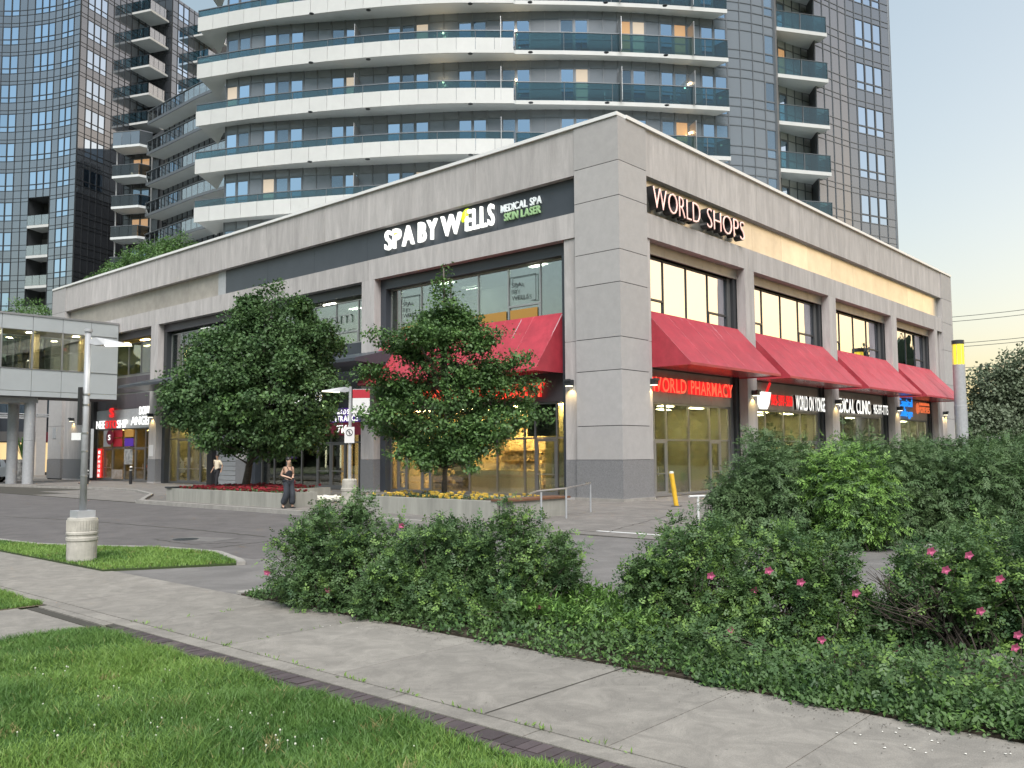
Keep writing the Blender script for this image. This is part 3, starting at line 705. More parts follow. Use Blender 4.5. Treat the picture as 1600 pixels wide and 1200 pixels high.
pst = MB(); fbox(pst, 'L', 3.5, 4.85, .95, .96, 8.15, 10.5); tag(pst.build('window_poster', photo_brown), 'leafy patterned poster in the upper window beside the corner pier', 'poster')
# bay 2 : entrance
window('L', 17.15, 27.4, 8.1, 10.5, .84, [18.0, 20.0, 22.0, 24.5], win_upper, frame_light, vents=(1,))
for j, u in enumerate(split(17.15, 27.4, 5)[:-1]): fpart('wall_panel', 'L', u+.01, u+2.04, .82, .95, 6.9, 8.09, slate, pod)
fpart('wall_panel', 'L', 17.15, 27.4, .78, .95, 4.2, 6.6, slate, pod)
room('L', 16.9, 27.8, 1.05, 5.0, 5.7, 10.9, room_grey, lights=1, em=em_pale)
storefront('L', 17.15, 27.4, 4.2, .86, [17.9, 19.1, 20.4, 21.7, 23.2, 24.7, 26.0], win_shop, frame_mid, doors=(2, 3), ztr=2.6)
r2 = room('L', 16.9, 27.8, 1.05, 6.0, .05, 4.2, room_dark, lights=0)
fbox(MB(), 'L', 18.99, 19.96, 1.25, 1.28, .1, 2.5).build('lit_wall_panel', lamp_mat('amber_panel', (1, .60, .2), .17), r2)
fbox(MB(), 'L', 18.19, 18.58, 1.12, 1.15, .1, 3.9).build('lit_wall_panel', lamp_mat('amber_panel_b', (1, .64, .25), .17), r2)
fbox(MB(), 'L', 24.6, 25.6, 1.4, 1.42, 1.75, 1.85).build('light_strip', em_purple, r2)
for u in (20.5, 21.0, 22.4): fbox(MB(), 'L', u, u+.06, 2.0, 2.03, 1.2, 2.6).build('light_strip', em_lens, r2)
t = thing('window_lettering', 'large pale lettering printed on the upper windows between the two trees', 'lettering', (.8, 20, 9))
word('atom', 'L', 22.3, 18.6, .80, 9.3, .75, room_grey, t, .005, -.01); word('clinic', 'L', 21.9, 18.4, .80, 8.75, .3, room_grey, t, .005, -.01)
# bay 3
window('L', 29.37, 38.98, 7.9, 10.5, .84, [31.2, 33.2, 35.2, 37.4], win_upper, frame_light)
fpart('wall_panel', 'L', 29.37, 38.98, .80, .95, 4.3, 7.89, purple_grey, pod)
room('L', 29.1, 39.2, 1.05, 5.0, 5.7, 10.9, room_grey, lights=2, em=em_white)
storefront('L', 33.2, 38.98, 4.29, .86, [34.7, 36.3, 37.8], win_shop, frame_mid, doors=(1, 2), ztr=3.05)
room('L', 33.1, 39.2, 1.05, 4.0, .05, 4.3, room_olive, lights=2, em=em_room)
gw = thing('shutter', None, None, (.8, 31, 0)); gw.parent = pod
for zz in np.arange(.05, 4.2, .3): fbox(MB(), 'L', 29.4, 32.6, .84, .9, zz+.012, zz+.29).build('shutter_slat', galv, gw)
fpart('jamb', 'L', 32.6, 33.2, .5, .95, .02, 4.3, black, pod)
# bay 4
window('L', 40.87, 50.7, 8.0, 10.4, .84, [42.1, 43.6, 45.6, 47.6], win_upper, frame_mid)
room('L', 40.6, 51.0, 1.05, 5.0, 5.7, 10.9, room_olive, lights=3, em=em_warm)
for zz, h_ in ((5.5, 1.1), (6.7, 1.2)):
    for u, v in zip(split(40.87, 50.7, 6)[:-1], split(40.87, 50.7, 6)[1:]): fpart('wall_panel', 'L', u+.02, v-.02, .82, .9, zz, zz+h_-.03, purple_grey, pod)
fpart('wall_panel', 'L', 40.87, 50.7, .88, .96, 5.45, 8.0, frame_light, pod)
fpart('sign_panel', 'L', 40.87, 50.7, .78, .95, 4.0, 5.44, galv, pod)
storefront('L', 40.87, 50.7, 3.99, .86, [42.6, 44.2, 45.9, 47.9, 49.4], win_shop, frame_mid, doors=(1, 4), ztr=2.5)
room('L', 40.6, 51.0, 1.05, 5.0, .05, 4.0, room_warm, lights=2, em=em_warm)

# ---------------- dark entrance canopy
cp = thing('entrance_canopy', 'long thin dark canopy over the entrance behind the two trees', 'canopy', (-1.2, 26, 6.7))
cpk = MB()
for u0, u1 in ((13.9, 20.3), (20.32, 27), (27.02, 33.8), (33.82, 39.6)):
    k = MB(); vs = [FX('L', u, d, z) for u in (u0, u1) for d, z in ((-2.6, 6.55), (-2.6, 6.7), (.04, 7.35), (.04, 6.45))]
    k.add(vs, [(0, 1, 2, 3), (4, 7, 6, 5), (0, 4, 5, 1), (1, 5, 6, 2), (2, 6, 7, 3), (3, 7, 4, 0)]); k.build('canopy_panel', slate, cp)

# ---------------- awnings
def awning(side, u0, u1, dout, dwall, ztop, zbot, label, group='red fabric awnings over the ground floor shops'):
    t = thing('awning', label, 'awning', FX(side, (u0+u1)/2, dwall, zbot), group)
    k = MB(); P = lambda u, d, z: FX(side, u, d, z)
    n = 14; e = .02
    nu = max(8, int((u1-u0)/.55)); nv = 7
    ph = R.uniform(0, 6)
    for off in (0, -.03):
        vs = []
        for iu in range(nu+1):
            for iv in range(nv+1):
                fu, fv = iu/nu, iv/nv; sag = -.035*math.sin(math.pi*fv)*(.6+.4*math.cos(fu*nu*math.pi*.5+ph))
                vs.append(P(u0+(u1-u0)*fu, dwall+(dout-dwall)*fv, ztop+(zbot+.05-ztop)*fv+sag+off))
        k.add(vs, [(i*(nv+1)+j, (i+1)*(nv+1)+j, (i+1)*(nv+1)+j+1, i*(nv+1)+j+1) for i in range(nu) for j in range(nv)])
    for iu in range(0, int((u1-u0)/1.6)+1):
        u = u0+(u1-u0)*iu/max(1, int((u1-u0)/1.6)); k.tube([P(u, dwall+(dout-dwall)*f, ztop+(zbot+.05-ztop)*f+.004-.02*math.sin(math.pi*f)) for f in (0, .25, .5, .75, 1)], .006, 4)
    k.quad(P(u0, dout, zbot+.05), P(u1, dout, zbot+.05), P(u1, dout, zbot-.06), P(u0, dout, zbot-.06))
    k.build('cover', fabric_red, t)
    for u in (u0, u1):
        MB().quad(P(u, dwall, ztop), P(u, dout, zbot+.05), P(u, dout, zbot-.06), P(u, dwall, zbot-.06)).build('side_panel', fabric_red, t)
    s = MB()
    m = 9
    for j in range(m):
        dd = dout+.12+(dwall-dout-.2)*j/m; fbox(s, side, u0+.03, u1-.03, dd, dd+(dwall-dout)/m*.72, zbot-.02, zbot)
    s.build('underside_slats', awn_under, t)
    f = MB()
    for q in range(int((u1-u0)/2.2)+1):
        u = u0+.05+(u1-u0-.1)*q/int((u1-u0)/2.2); f.tube([P(u, dwall-.05, ztop-.08), P(u, dout+.06, zbot)], .02, 5); 
    f.build('frame_tubes', galv, t)
    return t
labs = ['red awning over the pharmacy sign next to the corner pier on the right facade', 'second red awning from the corner pier, above the phone number sign', 'third red awning from the corner pier, above the clinic sign', 'farthest red awning at the end of the right facade']
for (a, b), l in zip(RB, labs): awning('R', a+.02, b-.02, -1.72, .5, 8.15, 5.68, l)
awning('L', 3.42, 15.26, -1.35, .6, 8.13, 5.52, 'wide red awning behind the maple tree on the left facade')

# ---------------- signs
def sign(name, label, loc, cat='sign', group=None): return thing(name, label, cat, loc, group)
s = sign('shop_sign', 'large white lit spa lettering with a green leaf on the dark band', (.3, 11, 12.6))
word('SPA', 'L', 15.0, 12.75, .22, 12.67, .98, em_white, s, .14, .016, gap=.12)
word('BY', 'L', 12.4, 11.05, .22, 12.67, .98, em_white, s, .14, .016, gap=.10)
word('W', 'L', 10.75, 9.35, .22, 12.67, .98, em_white, s, .14, .016)
word('ELLS', 'L', 9.05, 7.2, .22, 12.67, .98, em_white, s, .14, .012, gap=.15)
lf = MB(); pts = [(0, 0), (.13, .04), (.27, .16), (.36, .34), (.40, .6), (.22, .58), (.06, .46), (-.03, .26)]
vs = [(.15, 9.25-p[0], 13.12+p[1]) for p in pts]+[(.24, 9.25-p[0], 13.12+p[1]) for p in pts]; n_ = len(pts)
lf.add(vs, [tuple(range(n_)), tuple(range(n_, 2*n_))[::-1]]+[(i, n_+i, n_+(i+1) % n_, (i+1) % n_) for i in range(n_)]); lf.build('leaf', em_leaf, s)
st = MB(); st.add([(.13, 14.12+a, 13.38+b) for a, b in ((0, .16), (.04, .04), (.16, 0), (.04, -.04), (0, -.16), (-.04, -.04), (-.16, 0), (-.04, .04))], [tuple(range(8))]); st.build('star', em_yellow, s)
s = sign('shop_sign', 'small two line white and green medical lettering beside the big spa sign', (.3, 5.6, 12.9))
word('MEDICAL SPA', 'L', 6.8, 4.35, .28, 13.14, .34, lamp_mat('glow_lifted_white', (.8, .85, .85), .06), s, .08, .01); word('SKIN LASER', 'L', 6.6, 4.4, .28, 12.72, .34, em_green, s, .08, .02)  # white letters are unlit; a slight glow lifts them out of the shade
s = sign('shop_sign', 'tall pink rimmed channel letters with deep black sides, right of the corner pier', (6, .1, 12.4))
def chan(text, u0, u1):
    word(text, 'R', u0, u1, .02, 12.50, .98, black, s, .36, .0, gap=.12); word(text, 'R', u0+.012, u1-.012, -.175, 12.51, .97, em_pink, s, .03, -.022, gap=.14)
chan('WORLD', 2.35, 6.35); chan('SHOPS', 7.0, 10.75)
s = sign('shop_sign', 'glowing red pharmacy lettering under the awning right of the corner pier', (7, .6, 5))
word('WORLD', 'R', 2.95, 5.9, .56, 4.66, .62, em_redor, s, .16, .012, em_red); word('PHARMACY', 'R', 6.3, 10.35, .56, 4.66, .62, em_redor, s, .16, .012, em_red)
s = sign('shop_sign', 'glowing red pharmacy lettering under the awning, half hidden by the maple tree', (.7, 8, 4.6))
word('WORLD', 'L', 13.4, 9.9, .62, 4.5, .62, em_redor, s, .16, .012, em_red); word('PHARMACY', 'L', 9.4, 4.55, .62, 4.5, .62, em_redor, s, .16, .012, em_red)
s = sign('shop_sign', 'white lit mortar bowl with red pestle beside the red phone number', (13.7, .6, 4.3))
bw = MB(); n_ = 9
pf = [(13.0, 5.1), (14.45, 5.1), (14.35, 4.85), (14.2, 4.45), (13.95, 4.2), (13.5, 4.2), (13.25, 4.45), (13.1, 4.85)]
bw.add([(a, .4, b) for a, b in pf]+[(a, .62, b) for a, b in pf], [tuple(range(8))[::-1], tuple(range(8, 16))]+[(i, (i+1) % 8, 8+(i+1) % 8, 8+i) for i in range(8)]); bw.build('bowl', em_white, s)
MB().tube([(14.1, .5, 5.1), (14.55, .5, 5.6)], .07, 8).build('pestle', em_red, s)
s = sign('shop_sign', 'red lit phone number to the right of the mortar bowl', (16, .6, 4.6)); word('905-597-5150', 'R', 14.75, 17.4, .56, 4.45, .58, em_red, s, .05, -.006, gap=.1)
s = sign('shop_sign', 'white lit lettering on the second shop right of the red phone number', (19.5, .6, 4.5)); word('WORLD ON YONGE', 'R', 17.6, 21.65, .52, 4.3, .78, em_white, s, .16, .02, black, gap=.06)
s = sign('shop_sign', 'white lit clinic lettering with phone number under the third awning', (27, .6, 4.6)); word('MEDICAL CLINIC', 'R', 22.95, 29.0, .50, 4.35, .82, em_white, s, .16, .025, black, gap=.06); word('905-597-7775', 'R', 29.6, 32.35, .50, 4.4, .6, em_white, s, .16, .02, black, gap=.06)
s = sign('shop_sign', 'blue lit two line lettering under the farthest awning', (36.5, .6, 4.8)); word('Capital', 'R', 34.7, 37.7, .5, 5.1, .55, em_blue, s, .06, .0); word('College', 'R', 34.7, 37.7, .5, 4.4, .52, em_blue, s, .06, .0)
MB().box((33.9, .42, 4.3), (34.5, .56, 5.5)).build('emblem', em_white, s)
s = sign('shop_sign', 'small orange lit restaurant lettering at the end of the right facade', (40, .6, 4.8)); word('POPEYES', 'R', 39.4, 41.7, .5, 4.75, .45, em_orange, s, .05, .0); word('LOUISIANA', 'R', 39.4, 41.6, .5, 5.3, .2, em_orange, s, .1, .01)
o = MB().ball((38.9, .5, 5.05), (.3, .08, .42), 14, 8).build('roundel', em_orange, s)
# left signs of bay 4
s = sign('shop_sign', 'white and red lit shop lettering with a red swirl above it', (.7, 48, 4.3))
word('NEE', 'L', 50.4, 48.9, .66, 4.05, .62, em_white, s, .06, -.008); word('DTO', 'L', 48.8, 46.9, .66, 4.05, .6, em_red, s, .06, .0); word('SHIP', 'L', 46.8, 45.1, .66, 4.05, .6, em_white, s, .06, -.008); word('S', 'L', 48.1, 47.5, .66, 4.9, .7, em_red, s, .12, .02)
s = sign('shop_sign', 'white lit two line lettering next to the wall lamp on the left facade', (.7, 43, 4.8))
word('DOWN', 'L', 43.2, 41.3, .66, 4.95, .6, em_white, s, .05, -.01); word('ANGEL', 'L', 44.5, 41.3, .66, 4.2, .62, em_white, s, .05, -.01)
s = sign('entrance_sign', 'purple and maroon lit sign board with the entrance number between the trees', (.4, 18.6, 3.8))
fpart('board', 'L', 17.3, 20.0, .40, .5, 3.72, 4.5, sign_purple, s); fpart('board', 'L', 17.1, 20.2, .38, .5, 3.02, 3.7, sign_maroon, s)
word('WORLD', 'L', 19.8, 18.4, .38, 4.16, .26, em_white, s, .02, .015); word('SHOPS', 'L', 18.3, 17.4, .38, 4.16, .26, em_white, s, .02, .015); word('ENTRANCE', 'L', 19.8, 17.4, .38, 3.78, .30, em_white, s, .02, .015); word('7163', 'L', 19.2, 17.9, .36, 3.14, .42, em_white, s, .02, .02)
s = sign('shop_sign', 'dark sign box with white lit characters partly hidden behind the dense left tree', (.5, 23, 5.2))
fpart('box', 'L', 20.05, 26.4, .30, .7, 4.5, 5.9, frame_dark, s); word('BLOCK 8', 'L', 26.0, 20.5, .28, 4.95, .5, em_white, s, .04, .02)
# shop window posters in bay 4
def poster(label, u0, u1, z0, z1, m, name='window_poster', text=None, tm=None, d=.80):
    t = thing(name, label, 'poster', (d, (u0+u1)/2, z0)); fpart('sheet', 'L', u0, u1, d, d+.015, z0, z1, m, t)
    if text: word(text, 'L', u1-.1, u0+.1, d-.006, z0+(z1-z0)*.35, (z1-z0)*.3, tm, t, .004, 0, joined='lettering')
    return t
poster('white notice sheet at the top left of the shop window beside the vertical OPEN sign', 48.1, 49.4, 2.65, 3.9, sign_white, text='NUDE', tm=black)
poster('small maroon poster at the top of the shop window, upper one of the pair', 46.2, 47.7, 3.35, 3.9, sign_red, text='S', tm=sign_white)
poster('small maroon poster at the top of the shop window, lower one of the pair', 46.2, 47.7, 2.65, 3.25, sign_red, text='Freight', tm=sign_white)
poster('orange poster at the top right of the shop window', 44.35, 45.8, 3.35, 3.9, sign_orange, text='Travel', tm=sign_red)
poster('purple poster below the orange one in the shop window', 44.35, 45.8, 2.65, 3.25, sign_purple, text='Media', tm=sign_white)
poster('black and white collage poster in the middle of the shop window', 44.4, 45.8, 1.3, 2.45, photo_dark)
poster('dark brown business poster low in the shop window', 46.0, 47.8, .2, .9, photo_brown, text='BUSINESS', tm=room_warm)
t = thing('open_sign', 'tall narrow red sign with vertical white letters at the left of the shop window', 'sign', (.75, 49.9, .3)); fpart('board', 'L', 49.55, 50.2, .72, .78, .25, 2.5, em_red, t)
for j, ch in enumerate('IPHONE'): word(ch, 'L', 50.05, 49.7, .71, 2.1-j*.36, .24, em_white, t, .01, .01)
t = thing('round_sign', 'round maroon sign hanging in front of the posters', 'sign', (.5, 47.4, 3.1)); k = MB(); k.add([(.55, 47.8+.55*math.cos(a), 3.35+.55*math.sin(a)) for a in np.linspace(0, 6.28, 20, endpoint=False)]+[(.65, 47.8+.55*math.cos(a), 3.35+.55*math.sin(a)) for a in np.linspace(0, 6.28, 20, endpoint=False)], [tuple(range(20)), tuple(range(20, 40))[::-1]]+[(i, 20+i, 20+(i+1) % 20, (i+1) % 20) for i in range(20)]); k.build('disc', sign_maroon, t); word('S', 'L', 48.0, 47.6, .53, 3.15, .4, em_white, t, .01, .01)
for u, lab in ((40.0, 'small white notice on the concrete column beside the Angel shop door'), (28.3, 'small white notice on the column just left of the dense tree trunk')):
    t = thing('wall_notice', lab, 'notice', (.04, u, 2)); fpart('plate', 'L', u-.3, u+.3, .03, .055, 1.9, 2.7, sign_white, t); word('NO', 'L', u+.12, u-.12, .026, 2.45, .1, sign_red, t, .004, .01, joined='lettering'); word('PARKING', 'L', u+.22, u-.22, .026, 2.2, .09, black, t, .004, .01, joined='lettering')
t = thing('wall_plaque', 'small outlined square plaque on the end pier behind the skybridge columns', 'plaque', (-.02, 56.9, 3.4)); fpart('plate', 'L', 56.5, 57.2, -.03, -.002, 3.4, 4.3, galv, t)

# ---------------- wall lamps
def wall_lamp(side, u, z, d, label, e=9):
    t = thing('wall_lamp', label, 'wall lamp', FX(side, u, d, z), 'small down lights on the columns'); s = FX(side, u, d, z)
    k = MB(); fbox(k, side, u-.13, u+.13, d-.34, d-.02, z+.05, z+.3); fbox(k, side, u-.18, u+.18, d-.38, d-.3, z+.22, z+.32); k.build('housing', frame_dark, t)
    fpart('bracket', side, u-.06, u+.06, d-.02, d+.03, z+.0, z+.25, frame_dark, t)
    fpart('lens', side, u-.1, u+.1, d-.32, d-.05, z+.02, z+.05, em_lens, t)
    lampspot('lamp_light', FX(side, u, d-.17, z-.02), FX(side, u, d-.09, z-2), e, (1, .70, .28), math.radians(120), .04, t)
wall_lamp('L', 2.66, 4.78, .14, 'lamp on the narrow pilaster left of the corner pier')
wall_lamp('R', 2.3, 4.80, .14, 'lamp on the edge of the corner pier beside the red lettering')
wall_lamp('R', 11.6, 4.75, .06, 'lamp on the column beside the mortar bowl sign')
wall_lamp('R', 22.3, 4.7, .06, 'lamp on the column at the left of the clinic lettering')
wall_lamp('R', 33.1, 4.65, .06, 'lamp on the column at the left of the blue lettering')
wall_lamp('R', 44.1, 4.65, .2, 'lamp beside the end pier of the right facade')
wall_lamp('L', 39.9, 4.6, .06, 'lamp on the column beside the white two line sign')
wall_lamp('L', 53.6, 4.7, .2, 'lamp on the end pier seen below the skybridge')
# ------------------------------------------------------------------ towers
K = 1.15
def S2(p, k=K): return np.array([CAM[0]+(p[0]-CAM[0])*k, CAM[1]+(p[1]-CAM[1])*k])
def SZ(z): return EYE+(z-EYE)*K
def GS(px, py, z): return S2(G(px, py, z))      # z before scaling
def resample(P, step):
    P = [np.array(p[:2], float) for p in P]; d = [0]
    for a, b in zip(P[:-1], P[1:]): d.append(d[-1]+np.linalg.norm(b-a))
    n = max(1, round(d[-1]/step)); out = []
    for t in np.linspace(0, d[-1], n+1):
        i = min(len(P)-2, max(0, np.searchsorted(d, t)-1)); f = (t-d[i])/(d[i+1]-d[i]); out.append(P[i]*(1-f)+P[i+1]*f)
    return out
def smooth(P, it=2):
    P = [np.array(p[:2], float) for p in P]
    for _ in range(it):
        Q = [P[0]]
        for a, b in zip(P[:-1], P[1:]): Q += [a*.75+b*.25, a*.25+b*.75]
        Q.append(P[-1]); P = Q
    return P
me_panel = unit_box('panel', panel_dark); me_panel_b = unit_box('panel_dark_shade', panel_dark_shade); me_band = unit_box('band_panel', mullion_m)
me_frame = unit_frame('window_frame', mullion_d, .06, .03); me_frame_l = unit_frame('window_frame_pale', mullion_m, .07, .03)
me_g1 = unit_box('pane_a', mirror_glass); me_g2 = unit_box('pane_b', tower_glass); me_lit = unit_box('pane_lit', lit_glass); me_lit2 = unit_box('pane_lit_pale', lit_glass2)
def outward(a, b, side): 
    u = (b-a)/np.linalg.norm(b-a); n = np.array([u[1], -u[0]])*side; return u, n
def facade(t, P, floors, H, kind_fn, side=1, mull=mullion_m, fr=None, budget=None, pan=None, rows=(.02, .28, .45, .90, 1.0)):
    """curtain wall along polyline P. Every floor: low panel, short light, tall light, narrow band.
    kind_fn(i, k) -> 'p' panel, 'w' window, 'd' dark glass, 'l' lit, 'o' open"""
    budget = budget if budget is not None else [300]
    fr = fr or me_frame; pan = pan or me_panel
    mm = MB(); extra = MB()
    zb = floors[0]; zt = floors[-1]+H
    opened = lambda i, k: kind_fn(i, k) == 'o'
    for i, (a, b) in enumerate(zip(P[:-1], P[1:])):
        u, n = outward(a, b, side); w = np.linalg.norm(b-a)
        for k, z in enumerate(floors):
            kd = kind_fn(i, k)
            if kd == 'o': continue
            r = [z+H*q for q in rows]
            # verticals and horizontals
            q0 = a-u*.03; q1 = a+u*.03
            mm.prism([tuple(q0), tuple(q1), tuple(q1+n*.09), tuple(q0+n*.09)], z, z+H)
            if i == len(P)-2 or opened(i+1, k):
                q0 = b-u*.03; q1 = b+u*.03; mm.prism([tuple(q0), tuple(q1), tuple(q1+n*.09), tuple(q0+n*.09)], z, z+H)
            for zz in (r[0], r[1], r[2], r[3]):
                q0 = a+u*.03; q1 = b-u*.03; mm.prism([tuple(q0), tuple(q1), tuple(q1+n*.075), tuple(q0+n*.075)], zz-.025, zz+.025)
            segs = [(r[0], r[1], 'p'), (r[1], r[2], kd), (r[2], r[3], kd), (r[3], r[4]+.02*H, 'p')]
            if kd in ('w2', 'l', 'l2', 'd2'): segs = [(r[0], r[3], kd), (r[3], r[4]+.02*H, 'p')]
            for j, (z0, z1, kk) in enumerate(segs):
                o = a+u*.03; ww = w-.06; z0 += .025; z1 -= .025
                if kk == 'p':
                    if budget[0] > 0: place('panel', pan, t, o, u, ww, .04, z0, z1-z0, n); budget[0] -= 1
                    else:
                        c = o+u*ww; extra.prism([tuple(o), tuple(c), tuple(c+n*.04), tuple(o+n*.04)], z0, z1)
                else:
                    f = place('window', fr, t, o, u, ww, .07, z0, z1-z0, n)
                    g = {'w': me_g1, 'w2': me_g1, 'd': me_g2, 'd2': me_g2, 'l': me_lit, 'l2': me_lit2}[kk]
                    pn = bpy.data.objects.new('pane', g); col.objects.link(pn); pn.parent = f
                    pn.matrix_local = Matrix(((.88, 0, 0, .06), (0, .4, 0, .1), (0, 0, .94, .03), (0, 0, 0, 1)))
    mm.build('mullions', mull, t)
    if extra.f: tag(extra.build('panel_field', pan.materials[0], t), kind='stuff')
    return t
# ---- main tower
tw = thing('apartment_tower', 'tall curved grey glass apartment tower with long white fronted balconies rising behind the corner building', 'building', (18, 18, 0))
FH = 2.95*K
ZR = {i: SZ(21.75+2.95*(2-i)) for i in range(-3, 7)}
fl = [ZR[i] for i in range(5, -3, -1)]     # underside heights of slabs, bottom to top
fl_ = [z+.02 for z in fl]
W1 = smooth([S2(p) for p in [(-2.10, 27.08), (-1.30, 25.20), (.9, 21.8), (3.16, 18.69), (5.3, 15.5), (7.65, 12.58), (10.07, 9.76), (12.8, 7.15), (15.28, 5.2), (16.75, 4.12), (18.2, 3.05), (20.05, 2.2)]], 2)
W1r = resample(W1, .97)
nb = len(W1r)-1
W2 = [S2((23.16, .98)), S2((26.77, .12)), S2((30.4, -1.22))]; W2r = resample(W2, .95)
Wr = [S2((21.58-.9, 2.85)), S2((24.35, 1.9))]; Wrr = resample(Wr, .95)
bl_end = next(i for i, p in enumerate(W1r) if px_x((p[0], p[1], ZR[2]))[0] > 1128)
rk = random.Random(3)
pat = {}
cyc = ['w2', 'w2', 'p', 'w2', 'd2', 'w2', 'p', 'p', 'w2', 'w2', 'p', 'p', 'w2', 'd2', 'w2', 'p', 'p', 'w2', 'w2', 'p', 'w2', 'w2', 'p', 'p', 'w2', 'w2', 'p', 'p', 'd2', 'w2', 'p', 'w2', 'd2', 'p']
def k1(i, k):
    if i < bl_end:
        c = cyc[i % len(cyc)]
        q = rk.random()
        if c == 'd2' and q < .22: return 'l'
        if c == 'w2' and q < .05: return 'l2'
        if c == 'w2' and q < .30: return 'd2'
        return c
    j = i-bl_end
    return 'd' if j in (3, 4) else 'p'
cache = {}
def memo(f):
    def g(i, k):
        if (f, i, k) not in cache: cache[(f, i, k)] = f(i, k)
        return cache[(f, i, k)]
    return g
k1m = memo(k1)
bud = [300]
facade(tw, W1r, fl_, FH, k1m, 1, mullion_m, me_frame_l, bud, rows=(.02, .24, .42, .84, 1.0), pan=unit_box('wall_panel_mesh', tower_panel))
n2 = len(W2r)-1
facade(tw, W2r, fl_, FH, lambda i, k: 'w' if n2-5 < i <= n2-2 else 'p', 1, mullion_m, me_frame, bud)
facade(tw, Wrr, fl_, FH, memo(lambda i, k: 'l' if (i < 2 and k in (7, 4)) else ('w2' if i < 2 else 'p')), 1, mullion_m, me_frame_l, bud, pan=unit_box('recess_lift_panel', bridge_panel), rows=(.02, .24, .42, .84, 1.0))  # panel colour made paler to make up for little light in the recess
core = [tuple(p) for p in W1r]+[tuple(p) for p in Wrr]+[tuple(p) for p in W2r]
inner = []
Pc = [np.array(c) for c in core]
cen = np.array([30.0, 32.0])
corep = [tuple(p+(cen-p)/np.linalg.norm(cen-p)*.06) for p in Pc]+[(48, 10), (56, 40), (28, 60), (16, 53)]
MB().prism(corep, 15.4, 52).build('tower_core', core_m, tw)
MB().tube([(*W2r[-1], 15.4), (*W2r[-1], 52)], .12, 8).build('corner_post', mullion_m, tw)
pp = W1r[-1]
MB().box((pp[0]-.15, pp[1]-.15, 15.4), (pp[0]+.15, pp[1]+.2, 52)).build('corner_post', mullion_m, tw)
# balconies
OUT = smooth([S2(G(px, py, 21.75)) for px, py in [(306, 197.5), (400, 184), (500, 174), (600, 165.5), (700, 161), (803, 161.5)]], 2)
OUTR = smooth([S2(G(px, py, 21.75)) for px, py in [(806, 163), (900, 163.6), (1000, 166.5), (1070, 169.5), (1140, 173.5)]], 2)
def wall_part(x0, x1): return [p for p in W1r if x0 <= px_x((p[0], p[1], ZR[2]))[0] <= x1]
tipback = [S2(G(px, py, 24.7)) for px, py in [(311, 123), (320, 132), (330, 142), (342, 156)]]
wl_ = wall_part(340, 1129)
OUTs = resample(OUT, 1.25); OUTRs = resample(OUTR, 1.55)
def inset(P, d, side=1):
    out = []
    for i, p in enumerate(P):
        a = P[max(0, i-1)]; b = P[min(len(P)-1, i+1)]; u, n = outward(np.array(a), np.array(b), side); out.append(np.array(p)-n*d)
    return out
